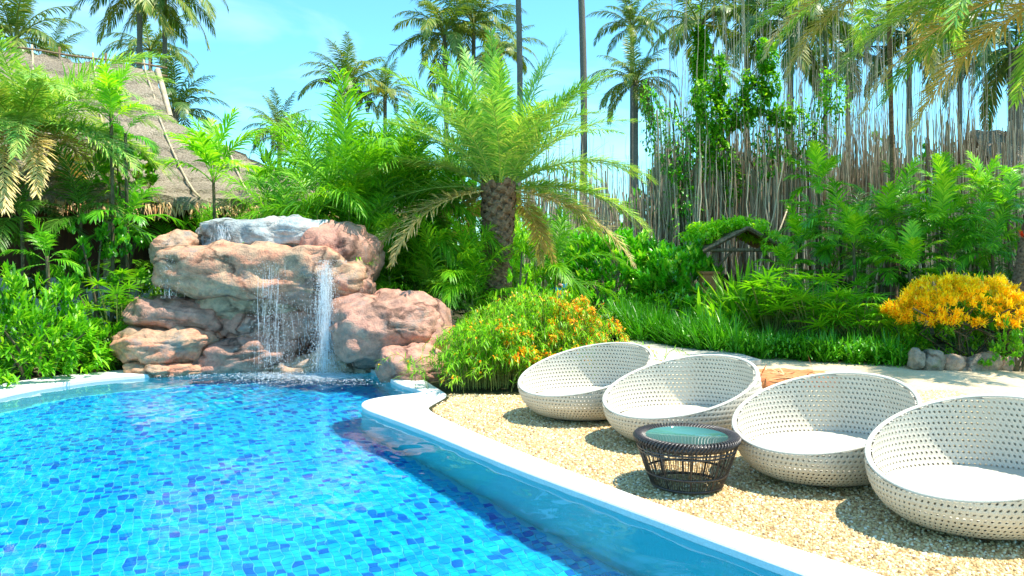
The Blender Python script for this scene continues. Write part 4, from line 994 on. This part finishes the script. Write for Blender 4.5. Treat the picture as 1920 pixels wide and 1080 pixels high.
# orange flowering bush
def flower_bush(name, label, x, y, w, d, h, nst, seed):
    global rng
    rng = np.random.default_rng(seed); t = thing(name, label, 'shrub', (x, y, 0)); m = MB(); mf = MB(); ms = MB()
    for s in range(nst):
        b = np.array([rng.normal(0, w * .24), rng.normal(0, d * .22), 0]); a = math.atan2(b[1], b[0]) + rng.normal(0, .7); q = min(1.2, math.hypot(b[0] / (w / 2), b[1] / (d / 2)))
        H = h * rng.uniform(.5, 1.1) * (1 - .40 * q * q); out = np.array([math.cos(a), math.sin(a)]) * (.08 + .22 * q) * rng.uniform(.5, 1.2)
        tt = np.linspace(0, 1, 9); P = np.c_[b[0] + out[0] * tt ** 1.8 * 1.3, b[1] + out[1] * tt ** 1.8 * 1.3, H * (np.sin(tt * PI * (.5 + .22 * q)) / 1.0)]
        P[:, 2] = np.maximum(P[:, 2], 0.02)
        tube(ms, P, .004, 3, .5)
        n = 34; f = rng.uniform(.15, 1, n) * 8; i = np.minimum(f.astype(int), 7); fr_ = (f - i)[:, None]; B = P[i] * (1 - fr_) + P[i + 1] * fr_
        tg = unit(P[i + 1] - P[i]); D = unit(tg * .9 + sph(n) * .8)
        blades(m, B, D, [0, 0, 1.], rng.uniform(.05, .15, n), .0055, .35, 3, np.clip(.3 + .35 * f / 8 + rng.normal(0, .18, n), 0, 1))
        pf = 1.1 if (b[0] > .15) else .14
        nfl = int(rng.integers(2, 9) * pf * (2.6 if rng.random() < .45 else .25))
        if nfl:
            f = rng.uniform(.72, 1, nfl) * 8; i = np.minimum(f.astype(int), 7); B = P[i] + (P[i + 1] - P[i]) * (f - i)[:, None] + rng.normal(0, .025, (nfl, 3))
            for _ in range(3): blades(mf, B, sph(nfl), [0, 0, 1.], rng.uniform(.03, .05, nfl), .011, .3, 2, rng.random(nfl))
    m.build('foliage', 'bushy', t); tag(ms.build('stem', 'cane', t), kind='stuff'); mf.build('blossom', 'orange', t); return t
flower_bush('firecracker_bush', 'feathery lime green bush full of orange flowers beside the pink boulder', X(1008, 10.6), 10.75, 2.15, 1.8, 1.14, 560, 41)
flower_bush('firecracker_bush', 'lower feathery bush with few orange flowers at the white pool corner', X(905, 9.9), 9.95, 1.1, .7, .85, 220, 42)
shrub('lime_shrub', 'yellow-green small-leaved shrub hugging the right side of the scaled trunk', 'shrub', X(975, 13.0), 12.9, .75, .6, 2.05, 80, 15, .10, .014, 'lime', 43, None, z0=.3, vb=.5, up=.9)
strap_plant('broadleaf_clump', 'broad-leaved clump between the pink boulder and the scaled trunk', 'plant', X(862, 12.4), 12.4, 8, .9, .75, .07, 'lush', 44, None, .4, 7, .6)
small_palm('dark feather palm leaning out over the right-hand boulder', 815, 575, 12.9, 10, .6, 'dark', 45)
# glossy bush
shrub('glossy_bush', 'big rounded glossy-leaved bush in the middle behind the person', 'bush', X(1150, 20.6), 20.6, 4.0, 2.2, 2.55, 560, 17, .27, .036, 'waxy', 46, None, z0=.35, vb=.5, stems=26, stem_mat='root', lump=.1, low=.15)
shrub('glossy_bush', 'right-hand lobe of the glossy bush reaching to the pavilion', 'bush', X(1275, 19.6), 19.4, 2.4, 1.5, 2.05, 230, 17, .26, .036, 'waxy', 47, None, z0=.5, vb=.5, stems=14, stem_mat='root', lump=.1, low=.15)
vine('creeper', 'bright green creeper heaped on the little pavilion roof', (X(1360, YS), YS, Zp(420, YS)), 3400, .14, .03, 'lime', [((X(1362, YS), YS + .2, Zp(424, YS)), (.75, .8, .2)), ((X(1310, YS), YS, Zp(440, YS)), (.5, .6, .2)), ((X(1425, YS), YS, Zp(442, YS)), (.5, .6, .16)), ((X(1392, YS), YS - .3, Zp(420, YS)), (.5, .6, .13)), ((X(1412, YS), YS - .95, Zp(460, YS)), (.09, .08, .35))], 48)
YV = 23
vine('creeper', 'creeper wrapped round the tall palm trunk', (X(1313, 33.6), 33.6, Zp(150, 33.6)), 1500, .32, .075, 'bright', [((X(1312, 33.6), 33.6, Zp(150, 33.6)), (.32, .3, 2.7)), ((X(1316, 33.6), 33.6, Zp(90, 33.6)), (.25, .3, 1.1))], 49)
vine('creeper', 'creeper spilling down the roots under the wrapped trunk', (X(1345, YV), YV, Zp(280, YV)), 3600, .17, .04, 'bright', [((X(1330, YV), YV, Zp(215, YV)), (.55, .4, 1.0)), ((X(1350, YV), YV, Zp(150, YV)), (.2, .3, .9)), ((X(1345, YV), YV, Zp(290, YV)), (.55, .4, .7)), ((X(1372, YV), YV, Zp(350, YV)), (.25, .3, .8)), ((X(1378, YV), YV, Zp(215, YV)), (.5, .3, .5))], 50)
vine('creeper', 'creeper tuft climbing the roots right of the wrapped trunk', (X(1435, YV), YV, Zp(180, YV)), 2400, .17, .04, 'bright', [((X(1435, YV), YV, Zp(110, YV)), (.28, .3, .5)), ((X(1410, YV), YV, Zp(185, YV)), (.5, .3, .75)), ((X(1460, YV), YV, Zp(220, YV)), (.4, .3, .3)), ((X(1440, YV), YV, Zp(160, YV)), (.3, .3, .5))], 51)
vine('creeper', 'dark leafy vine hanging among the roots right of the centre palm', (X(1265, YV), YV, Zp(330, YV)), 2400, .15, .034, 'lush', [((X(1270, YV), YV, Zp(270, YV)), (.75, .5, 1.3)), ((X(1275, YV), YV, Zp(370, YV)), (.6, .5, 1.4)), ((X(1430, YV), YV, Zp(300, YV)), (.5, .3, .9)), ((X(1220, YV), YV, Zp(210, YV)), (.3, .3, 1.0))], 52)
vine('creeper', 'loose light vine leaves on the roots in the upper right', (X(1530, YV), YV, Zp(250, YV)), 1300, .15, .035, 'bright', [((X(1500, YV), YV, Zp(250, YV)), (1.1, .4, 1.1)), ((X(1560, YV), YV, Zp(180, YV)), (.5, .4, .8))], 53)

shrub('garden_shrub', 'glossy low shrub hiding the foot of the brick red pillar', 'shrub', X(1325, 17.6), 17.6, 1.5, .8, .95, 70, 14, .18, .03, 'waxy', 244, None, vb=.5)
# strap-leaf border along the path
m = MB(); rng = np.random.default_rng(60)
fr_pts = np.array([gp(1150, 625), gp(1190, 648), gp(1290, 664), gp(1400, 674), gp(1560, 683), gp(1700, 690)])[:, :2]
sg = np.r_[0, np.cumsum(np.linalg.norm(np.diff(fr_pts, axis=0), axis=1))]; Ltot = sg[-1]
def along(s): return np.array([np.interp(s, sg, fr_pts[:, 0]), np.interp(s, sg, fr_pts[:, 1])])
nT = 620
for k in range(nT):
    s = rng.uniform(0, Ltot); f_ = s / Ltot; p = along(s) + np.array([.25, 1]) / 1.03 * rng.uniform(.12, 1.25)
    tall = .78 if f_ < .66 else .5
    rosette(m, np.array([p[0], p[1], 0]), 14, tall * rng.uniform(.65, 1.15), .014, .34, 88, 42, .48 + .1 * math.sin(s * 3), .2)
tag(m.build('strap_leaf_border', 'grass'), 'dark green strap-leaf border planted along the pale path', 'border', kind='stuff')
# small-leaf ground cover at the right end of the border
m = MB(); n = 4200
s_ = rng.uniform(.5, 1.0, n) * Ltot; P = np.array([[*(along(s) + np.array([.25, 1]) / 1.03 * rng.uniform(.05, .9)), rng.uniform(.02, .34)] for s in s_])
blades(m, P, unit(sph(n) + [0, -.3, .5]), [0, 0, 1.], rng.uniform(.05, .12, n), .014, .3, 3, np.clip(rng.normal(.5, .2, n), 0, 1), .2)
tag(m.build('ground_cover', 'lush'), 'small-leaved ground cover at the right end of the border', 'ground cover', kind='stuff')

strap_plant('ginger_clump', 'upright yellow-green ginger clump beneath the pavilion gable', 'plant', X(1405, 14.9), 14.9, 15, .8, 1.55, .055, 'areca', 61, None, .3, 8, .75, 89, 50)
strap_plant('ginger_clump', 'low arching ginger clump left of the upright one', 'plant', X(1350, 15.0), 14.9, 12, .9, 1.15, .05, 'bright', 62, None, .45, 8, .75, 85, 25)
fan_plant('lady_palm', 'lady palm behind the border below the pavilion', 'palm', X(1450, 14.2), 14.3, 1.5, 1.7, 70, 'areca', 63, 'lady palms behind the border', 10, .36, .018)
fan_plant('lady_palm', 'widest lady palm in the middle of the right border', 'palm', X(1540, 13.6), 13.8, 1.4, 1.8, 76, 'areca', 64, 'lady palms behind the border', 10, .36, .018)
fan_plant('lady_palm', 'lady palm with drooping fingers near the croton', 'palm', X(1625, 13.1), 13.3, 1.15, 1.4, 52, 'bright', 65, 'lady palms behind the border', 10, .34, .017, .45)
strap_plant('variegated_plant', 'yellow-tipped strap plant just left of the yellow croton', 'plant', X(1650, 13.2), 13.0, 10, .9, .62, .026, 'areca', 66, None, .4, 14, .6)
strap_plant('variegated_plant', 'arching strap plant at the path edge left of the croton rocks', 'plant', X(1668, 12.2), 12.25, 7, .6, .48, .02, 'grass', 67, None, .6, 16, .6, 80, 10)
strap_plant('broadleaf_clump', 'pale green broad leaves behind the croton', 'plant', X(1800, 13.6), 13.6, 5, .7, 1.0, .08, 'bright', 68, None, .2, 6, .75, 88, 55, 1.0 * .55)
strap_plant('broadleaf_clump', 'upright strappy leaves between croton and right trunk', 'plant', X(1870, 13.4), 13.4, 9, .9, .85, .045, 'lush', 69, None, .25, 8, .6, 88, 50, .6)
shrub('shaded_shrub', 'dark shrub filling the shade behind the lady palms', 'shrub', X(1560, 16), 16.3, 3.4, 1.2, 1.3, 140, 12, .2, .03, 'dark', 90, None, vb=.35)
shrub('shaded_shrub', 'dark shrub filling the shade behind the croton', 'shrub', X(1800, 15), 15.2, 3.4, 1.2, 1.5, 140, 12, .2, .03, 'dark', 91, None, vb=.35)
shrub('shaded_shrub', 'dark shrub behind the border at the foot of the glossy bush', 'shrub', X(1230, 17.5), 17.8, 2.6, 1.0, .9, 90, 12, .18, .026, 'lush', 92, None, vb=.3)

# yellow croton
YK = 12.35
rng = np.random.default_rng(71); ck = thing('croton', 'big rounded croton bush with golden yellow leaves at the right', 'bush', (X(1812, YK), YK, 0)); m = MB(); mg = MB(); ms = MB()
for k in range(330):
    S = sph(1)[0]; S[2] = abs(S[2]) * 1.15 - .15; q = rng.uniform(.6, 1) ** .4
    lob = 1 + .16 * math.sin(S[0] * 6 + 1) * math.sin(S[2] * 5 + S[1] * 4)
    c = S * q * lob * np.array([1.13, .8, .66]) + [0, 0, .72]
    if c[2] < .25: continue
    n = 48; D = unit(sph(n) + unit(c - [0, 0, .4]) * .9 + [0, 0, .35]); hi = c[2] > .42 + .15 * math.sin(k)
    blades(m if (hi or k % 3) else mg, c + rng.normal(0, .03, (n, 3)), D, [0, 0, 1.], rng.uniform(.05, .10, n), rng.uniform(.008, .014, n), .25, 3, np.clip(.35 + .35 * (c[2] / 1.3) + rng.normal(0, .2, n), 0, 1), .2)
for k in range(70):
    S = sph(1)[0]; c = S * np.array([1.0, .7, .42]) + [0, 0, .5]; n = 16; blades(mg, c + rng.normal(0, .03, (n, 3)), sph(n), [0, 0, 1.], .11, .018, .25, 3, None, .2)
for k in range(12): tube(ms, [[rng.normal(0, .12), rng.normal(0, .1), 0], [rng.normal(0, .35), rng.normal(0, .3), .45], [rng.normal(0, .6), rng.normal(0, .4), .9]], .014, 5)
m.build('yellow_foliage', 'yellow', ck); mg.build('green_foliage', 'bushy', ck); tag(ms.build('stem', 'stem_bark', ck), kind='stuff')
shrub('leafy_shrub', 'light green small-leaved shrub at the right edge below the croton', 'shrub', X(1915, 11.3), 11.35, .9, .7, .75, 75, 13, .09, .014, 'bushy', 72, None, vb=.35)
shrub('leafy_shrub', 'green leafy shrub filling in between the croton and the lady palms', 'shrub', X(1690, 13.6), 13.7, 1.0, .8, .95, 70, 13, .13, .022, 'lush', 73, None, vb=.55)
rng = np.random.default_rng(75)
for k, (px, py, w, h, mt, lb) in enumerate([(1718, 672, 22, 36, 'rock_small', 'mossy upright edging stone, leftmost under the croton'), (1748, 676, 40, 38, 'rock_small', 'pale edging stone second from the left under the croton'),
        (1785, 681, 46, 30, 'rock_tan', 'long low edging stone in the middle under the croton'), (1822, 684, 34, 26, 'rock_small', 'small flat edging stone right of the long low one'),
        (1850, 681, 50, 40, 'rock_tan', 'largest leaning edging stone below the croton'), (1890, 686, 40, 34, 'rock_tan', 'edging stone beside the small-leaved shrub'), (1806, 692, 28, 12, 'rock_small', 'small sunken edging stone in front of the row')]):
    Y = 11.6; me = boulder_mesh('edging_stone', (0, 0, 0), (w / 2 * Y / F, .14, h / 2 * Y / F), 30 + k, mt, 2.8, .12, ICO4, rng.uniform(-.2, .2), .3)
    tag(link('edging_stone', me, None, (X(px, Y), Y, Zp(py, Y))), lb, 'stone', 'edging stones under the croton')

# pit of terracotta-coloured slabs with dry palm litter between the second and third chair
pl = thing('terracotta_planter', 'low terracotta slab with dry litter between the second and third pod chairs', 'planter', (3.72, 10.3, 0))
me = boulder_mesh('slab', (0, .05, .04), (.62, .48, .085), 55, 'terracotta', 5, .06, ICO4, 0, .2); link('slab', me, pl)
m = MB(); n = 90; rng = np.random.default_rng(5); P = np.c_[rng.uniform(-.5, .5, n), rng.uniform(-.45, .3, n), np.full(n, .13)]
blades(m, P, np.c_[rng.normal(0, 1, n), rng.normal(0, .6, n), rng.uniform(0, .25, n)], [0, 0, 1.], rng.uniform(.1, .3, n), .012, .15, 3, None); tag(m.build('dry_litter', 'dry', pl), kind='stuff')

# fill behind the garden: far bushes and trees
bk = [(-40, 21, 3.5, 3.0, 'dark'), (60, 24, 4, 3.4, 'dark'), (470, 22, 4.5, 3.2, 'lush'), (560, 26, 5, 4.6, 'dark'), (650, 24, 4.5, 4.2, 'lush'), (760, 26, 5, 4.4, 'dark'), (860, 24, 4.5, 3.6, 'lush'),
      (1010, 30, 4, 3.0, 'dark'), (1250, 31, 4.2, 5.6, 'lush'), (1340, 33, 5, 5.4, 'lush'), (1560, 34, 5.5, 4.8, 'lush'), (1660, 33, 5, 4.4, 'dark'), (1790, 35, 6, 5.6, 'lush'), (1960, 33, 6, 5.5, 'lush'), (320, 30, 5, 4.2, 'dark'), (420, 34, 6, 5.2, 'dark')]
lbs = ['dark bushy tree behind the left edge fronds', 'dark bushy tree behind the hut at the far left', 'green tree right of the hut roof end', 'dark tree deep behind the waterfall', 'green tree behind the areca grove',
       'dark tree behind the areca grove under the small coconut palms', 'green tree behind the left half of the centre palm', 'low dark tree behind the person', 'dark tree among the roots right of the centre palm',
       'dark tree behind the roots under the wrapped trunk', 'dark tree behind the roots near the broad-leaved palm', 'dark tree behind the middle of the right thicket', 'dark tree behind the small grey hut', 'dark tree beyond the right edge', 'dark tree behind the ridge end', 'dark tree between hut roof and lone coconut palm']
bk += [(1480, 29, 4.5, 5.6, 'lush'), (1720, 30, 5, 6.2, 'lush'), (1140, 32, 4.5, 3.9, 'dark')]
lbs += ['tall leafy tree seen through the roots left of the right thicket', 'tall leafy tree seen through the roots above the right thicket', 'low dark tree seen through the roots right of the centre palm']
for k, ((px, Y, w, h, mt), lb) in enumerate(zip(bk, lbs)):
    shrub('background_tree', lb, 'tree', X(px, Y), Y, w, w * .6, h, 170, 13, .42, .07, mt, 200 + k, 'bushy trees behind the garden', z0=h * .15, vb=.45, stems=5, lump=.3, prof='leaf')
shrub('garden_shrub', 'leafy shrub between the glossy bush and the scaled trunk', 'shrub', X(1015, 18), 18.3, 2.2, 1.4, 1.35, 100, 14, .16, .03, 'waxy', 240, None, vb=.4)
shrub('garden_shrub', 'low shrub behind the orange-flowered bush right of the person', 'shrub', X(1130, 15.5), 15.8, 1.6, 1.0, .55, 70, 12, .13, .024, 'dark', 241, None, vb=.5)
shrub('garden_shrub', 'shaded shrub behind the waterfall at the foot of the areca grove', 'shrub', X(740, 14.6), 14.8, 3.6, 1.0, 1.5, 130, 12, .2, .03, 'lush', 242, None, vb=.35)
shrub('garden_shrub', 'shaded shrub behind the blue slab of the waterfall', 'shrub', X(560, 16), 16.2, 3.6, 1.0, 2.2, 130, 12, .22, .035, 'lush', 243, None, vb=.35)

# ------------------------------------------------------------------ woven pod chairs
def rprof(R=.75):
    ctrl = np.array([(.40, .012), (.52, .03), (.63, .10), (.71, .20), (.745, .32), (.75, .44), (.735, .58), (.70, .72), (.66, .84)]); ctrl[:, 0] *= R / .75
    P = ctrl.copy()
    for _ in range(3):
        Q = np.concatenate([P[:1], np.stack([.75 * P[:-1] + .25 * P[1:], .25 * P[:-1] + .75 * P[1:]], 1).reshape(-1, 2), P[-1:]]); P = Q
    return P
def rimz(x, y): return .505 + .26 * 1.02 * x + .165 * .8 * y
def woven_shell(name, shrink, mat, sp=.041, hole=.43, z0=0.0, zshift=0, thick=.012):
    pr = rprof(); s = np.r_[0, np.cumsum(np.linalg.norm(np.diff(pr, axis=0), axis=1))]; nr = int(s[-1] / sp); nc = int(2 * PI * .73 / sp)
    def pt(u, w):      # u angle index, w row index (floats)
        ss = np.clip(w / nr, 0, 1) * s[-1]; r = np.interp(ss, s, pr[:, 0]) - shrink; z = np.interp(ss, s, pr[:, 1]) + zshift; a = u * 2 * PI / nc
        return np.stack([r * np.cos(a), r * np.sin(a), z], -1)
    I, J = np.meshgrid(np.arange(nc), np.arange(nr), indexing='ij'); I = I.ravel(); J = J.ravel()
    cu, cw = I + .5 + .5 * (J + .5), J + .5
    C = pt(cu, cw); keep = C[:, 2] < rimz(C[:, 0], C[:, 1]) + .012; 
    if shrink: keep &= C[:, 2] > z0
    I, J, cu, cw = I[keep], J[keep], cu[keep], cw[keep]
    cor = [(I + .5 * J, J), (I + 1 + .5 * J, J), (I + 1 + .5 * (J + 1), J + 1), (I + .5 * (J + 1), J + 1)]
    mid = [((cor[k][0] + cor[(k + 1) % 4][0]) / 2, (cor[k][1] + cor[(k + 1) % 4][1]) / 2) for k in range(4)]
    outl = []
    for k in range(4): outl += [cor[k], mid[k]]
    V = []
    for k, (u, w) in enumerate(outl):
        p = pt(np.asarray(u, float), np.asarray(w, float)); rz_ = rimz(p[:, 0], p[:, 1]); p[:, 2] = np.minimum(p[:, 2], rz_)
        if k % 2 == 0: nrm = p.copy(); nrm[:, 2] = 0; p = p + unit(nrm) * .0045        # crossings stand proud
        V.append(p)
    for k, (u, w) in enumerate(outl):      # octagonal hole
        f = hole * (1.0 if k % 2 else .80)
        p = pt(cu + (u - cu) * f, cw + (w - cw) * f); rz_ = rimz(p[:, 0], p[:, 1]); p[:, 2] = np.minimum(p[:, 2], rz_ - .001); V.append(p)
    V = np.stack(V, 1); n = len(I); Q = np.array([[k, (k + 1) % 8, (k + 1) % 8 + 8, k + 8] for k in range(8)])
    m = MB(); m.add(V.reshape(-1, 3), (Q[None] + (np.arange(n) * 16)[:, None, None]).reshape(-1, 4))
    # second skin for strand thickness
    V2 = V.copy(); nn = V2.copy(); nn[..., 2] = 0; V2 = V2 - unit(nn) * thick
    m.add(V2.reshape(-1, 3), (Q[:, ::-1][None] + (np.arange(n) * 16)[:, None, None]).reshape(-1, 4))
    Vh = np.concatenate([V[:, 8:], V2[:, 8:]], 1); Qh = np.array([[k, (k + 1) % 8, (k + 1) % 8 + 8, k + 8] for k in range(8)])
    m.add(Vh.reshape(-1, 3), (Qh[None] + (np.arange(n) * 16)[:, None, None]).reshape(-1, 4))
    return m.mesh(name, mat, True)
outer_me = woven_shell('woven_shell', 0, 'wicker')
inner_me = woven_shell('inner_shell', .040, 'wicker', z0=.2)
# rim roll
mr = MB(); nn_ = 240; a = np.arange(nn_ + 1) * 2 * PI / nn_; pr = rprof()
P = []
for q in a:
    z = .5
    for _ in range(6): r = np.interp(z, pr[:, 1], pr[:, 0]) - .020; z = rimz(r * math.cos(q), r * math.sin(q))
    P.append((r * math.cos(q), r * math.sin(q), z))
P = np.array(P); rad = .018 + .0016 * np.sin(a * 118)
T_ = unit(np.gradient(P, axis=0)); out_ = P.copy(); out_[:, 2] = 0; out_ = unit(out_); th = np.arange(10) * 2 * PI / 10
V = P[:, None] + out_[:, None] * (np.cos(th)[None, :, None] * rad[:, None, None] * 1.12) + np.array([0, 0, 1.]) * (np.sin(th)[None, :, None] * .013)
i = np.arange(nn_)[:, None] * 10; j = np.arange(10)[None]; j2 = (j + 1) % 10
mr.add(V.reshape(-1, 3), np.stack([i + j, i + j2, i + 10 + j2, i + 10 + j], -1).reshape(-1, 4)); rim_me = mr.mesh('rim', 'wicker')
# seat: woven disc, gently dished, with raised strands
mseat = MB(); NR_, NT_ = 46, 150; rr = np.linspace(0, .655, NR_); tt = np.arange(NT_) * 2 * PI / NT_
RR, TT = np.meshgrid(rr, tt, indexing='ij'); Xs, Ys = RR * np.cos(TT), RR * np.sin(TT)
Zs = .175 + .02 * (RR / .7) ** 2 + .02 * Xs / .7 + .012 * Ys / .7 + .0035 * np.sin(Xs * 2 * PI / .041) * np.sin(Ys * 2 * PI / .041)
i = np.arange(NR_ - 1)[:, None] * NT_; j = np.arange(NT_)[None]; j2 = (j + 1) % NT_
mseat.add(np.stack([Xs, Ys, Zs], -1).reshape(-1, 3), np.stack([i + j, i + NT_ + j, i + NT_ + j2, i + j2], -1).reshape(-1, 4)); seat_me = mseat.mesh('seat', 'wicker')
mb = MB(); tube(mb, [[.41 * math.cos(q), .41 * math.sin(q), .012] for q in np.linspace(0, 2 * PI, 60)], .011, 6); base_me = mb.mesh('base_ring', 'black')
chairs = [(.80, 8.22, 'farthest white woven pod chair, beside the orange-flowered bush', .38), (1.57, 7.15, 'second white woven pod chair, behind the dark round table', .35),
          (2.43, 5.98, 'third white woven pod chair, right of the dark round table', .39), (3.0, 4.93, 'nearest white woven pod chair, cut by the right edge', .36)]
proto = None
for k, (x, y, lb, rz) in enumerate(chairs):
    if k == 0:
        proto = thing('pod_chair', lb, 'lounge chair', (x, y, .012), rz, 'woven pod chairs in a row by the pool'); proto.scale = (1.02, .8, 1)
        for nm, me in (('woven_shell', outer_me), ('inner_shell', inner_me), ('rim', rim_me), ('seat', seat_me), ('base_ring', base_me)): link(nm, me, proto)
    else:
        c = proto.copy(); COL.objects.link(c); c.location = (x, y, .012); c.rotation_euler = (0, 0, rz); c['label'] = lb
        for ch in proto.children: d = ch.copy(); COL.objects.link(d); d.parent = c

# dark woven side table
tx, ty = 1.295, 5.74
tbl = thing('wicker_table', 'dark round wicker side table with green glass top between the pod chairs', 'table', (tx, ty, .012))
H, R0, R1 = .37, .37, .255
def tr_(z): return R1 + (R0 - R1) * (z / (H - .06)) ** .85
m = MB()
for k in range(96):
    a = k * 2 * PI / 96; sk = .05 * (1 if k % 2 else -1) * .6
    z = np.linspace(.0, H - .05, 7); tube(m, np.c_[tr_(z) * np.cos(a + sk * z / H), tr_(z) * np.sin(a + sk * z / H), z], .0028, 4)
tag(m.build('upright_strands', 'black', tbl), kind='stuff')
for k in range(10):
    a = k * 2 * PI / 10 + .2; z = np.linspace(0, H - .05, 7); m = MB(); tube(m, np.c_[(tr_(z) - .008) * np.cos(a), (tr_(z) - .008) * np.sin(a), z], .008, 6); m.build('leg', 'black', tbl)
for z, r_ in ((.008, .010), (.10, .009), (.26, .007), (.285, .007)):
    m = MB(); tube(m, [[(tr_(z) - .002) * math.cos(q), (tr_(z) - .002) * math.sin(q), z] for q in np.linspace(0, 2 * PI, 72)], r_, 6); m.build('hoop', 'black', tbl)
m = MB()       # thick woven top ring: slanted strands wound round a roll
NS = 84
for k in range(NS):
    a = k * 2 * PI / NS; ph = np.linspace(-1.9, 2.6, 9); pts = []
    for p_ in ph:
        aa = a + .05 * p_; rr = .335 + .052 * math.cos(p_ * 1.0 - .2); pts.append([rr * math.cos(aa), rr * math.sin(aa), H - .035 + .036 * math.sin(p_ * 1.0 + .2)])
    tube(m, pts, .0085, 5)
m.build('top_ring', 'black', tbl)
m = MB(); tube(m, [[.335 * math.cos(q), .335 * math.sin(q), H - .04] for q in np.linspace(0, 2 * PI, 72)], .036, 8); m.build('ring_core', 'black', tbl)
m = MB(); q = np.linspace(0, 2 * PI, 72, endpoint=False)
V = np.concatenate([np.c_[.30 * np.cos(q), .30 * np.sin(q), np.full(72, H - .012)], np.c_[.30 * np.cos(q), .30 * np.sin(q), np.full(72, H - .02)], [[0, 0, H - .012]], [[0, 0, H - .02]]])
k = np.arange(72); k2 = (k + 1) % 72
m.add(V, np.stack([k, k + 72, k2 + 72, k2], 1)[:, ::-1], np.concatenate([np.stack([k, k2, np.full(72, 144)], 1), np.stack([k2 + 72, k + 72, np.full(72, 145)], 1)])); m.build('glass_top', 'glass', tbl)
m = MB()
for k in range(13):
    w = -.27 + k * .045; L_ = math.sqrt(max(.0, .29 ** 2 - w * w)); 
    if L_ > .04: tube(m, [[w, -L_, H - .032], [w, L_, H - .032]], .006, 4); tube(m, [[-L_, w, H - .036], [L_, w, H - .036]], .006, 4)
m.build('top_weave', 'black', tbl)

# ------------------------------------------------------------------ person by the glossy bush
def skin_body(name, joints, edges, radii, mat, parent, sub=2):
    me = bpy.data.meshes.new(name); me.from_pydata(joints, edges, []); o = link(name, me, parent); me.materials.append(M_[mat])
    md = o.modifiers.new('skin', 'SKIN'); 
    for k, r in enumerate(radii):
        sv = me.skin_vertices[0].data[k]; sv.radius = (r, r) if np.isscalar(r) else r; sv.use_root = k == 0
    md.use_smooth_shade = True
    sb = o.modifiers.new('sub', 'SUBSURF'); sb.levels = sub; sb.render_levels = sub
    return o
YP = 18.2; ps = thing('person', 'person in a bright blue t-shirt with one arm raised to the head, seen from behind', 'person', (X(1048, YP), YP, 0), .1)
s = 1.24 / 1.77
def S_(l): return [tuple(np.array(p) * s) for p in l]
J = S_([(0, 0, .95), (0, 0, 1.15), (0, 0, 1.38), (0, .02, 1.50), (0, .01, 1.60), (-.19, 0, 1.40), (-.27, -.02, 1.14), (-.27, .06, .90), (-.27, .08, .82), (.19, 0, 1.42), (.40, .05, 1.52), (.16, .10, 1.66), (.11, .09, 1.68),
        (-.10, 0, .90), (-.11, .02, .5), (-.11, -.02, .08), (-.11, .14, .03), (.10, 0, .90), (.11, .02, .5), (.12, -.02, .08), (.12, .14, .03)])
Ed = [(0, 1), (1, 2), (2, 3), (3, 4), (2, 5), (5, 6), (6, 7), (7, 8), (2, 9), (9, 10), (10, 11), (11, 12), (0, 13), (13, 14), (14, 15), (15, 16), (0, 17), (17, 18), (18, 19), (19, 20)]
Rr = [.13, .12, .13, .055, .06, .06, .045, .032, .03, .06, .045, .032, .03, .09, .06, .042, .035, .09, .06, .042, .035]
skin_body('body', J, Ed, [r * s for r in Rr], 'skin', ps)
V0, T0_ = ICO3; m = MB(); hv = V0 * np.array([.085, .10, .125]); hv[:, 2] *= np.where(hv[:, 2] < 0, 1.0, .95); hv[:, 0] *= 1 - .25 * np.clip(-hv[:, 2] / .125, 0, 1)
m.add((hv + [0, .02, 1.655]) * s, None, T0_)
for sx in (-1, 1): m.add((V0 * np.array([.012, .02, .032]) + [sx * .085, .02, 1.65]) * s, None, T0_); m.add((V0 * np.array([.012, .008, .009]) + [sx * .032, .112, 1.665]) * s, None, T0_)
m.add((V0 * np.array([.012, .022, .02]) + [0, .122, 1.64]) * s, None, T0_); m.add((V0 * np.array([.026, .01, .007]) + [0, .108, 1.605]) * s, None, T0_); m.build('head', 'skin', ps)
m = MB(); hv = V0 * np.array([.096, .108, .12]); k_ = (V0[:, 1] > .55) & (V0[:, 2] < .45); hv[k_] *= .8; m.add((hv + [0, .005, 1.685]) * s, None, T0_); m.build('hair', 'hair', ps)
Jt = S_([(0, 0, .92), (0, 0, 1.12), (0, 0, 1.36), (-.18, 0, 1.40), (-.27, -.01, 1.22), (.18, 0, 1.42), (.31, .03, 1.48)])
skin_body('t_shirt', Jt, [(0, 1), (1, 2), (2, 3), (3, 4), (2, 5), (5, 6)], [.155 * s, .14 * s, .15 * s, .082 * s, .075 * s, .082 * s, .07 * s], 'blue_cloth', ps)
Js = S_([(0, 0, .93), (-.10, 0, .85), (-.115, .02, .52), (.10, 0, .85), (.115, .02, .52)])
skin_body('shorts', Js, [(0, 1), (1, 2), (0, 3), (3, 4)], [.15 * s, .11 * s, .09 * s, .11 * s, .09 * s], 'navy_cloth', ps)
for hx, hz_, dx_, dz in ((-.27, .80, 0, -1), (.10, 1.69, -1, .2)):
    for f_ in range(5):
        b0 = np.array([hx + (0 if dz < -.5 else 0), .07 + .016 * (f_ - 2), hz_ + (0 if dz < -.5 else 0)]); L_ = (.05, .075, .08, .075, .06)[f_]
        d0 = np.array([dx_, .3 * (f_ == 0), dz]); Jf = S_([b0, b0 + d0 * L_ * .5, b0 + d0 * L_ + [0, .01, 0]]); skin_body('finger', Jf, [(0, 1), (1, 2)], [.010 * s, .009 * s, .007 * s], 'skin', ps, 1)
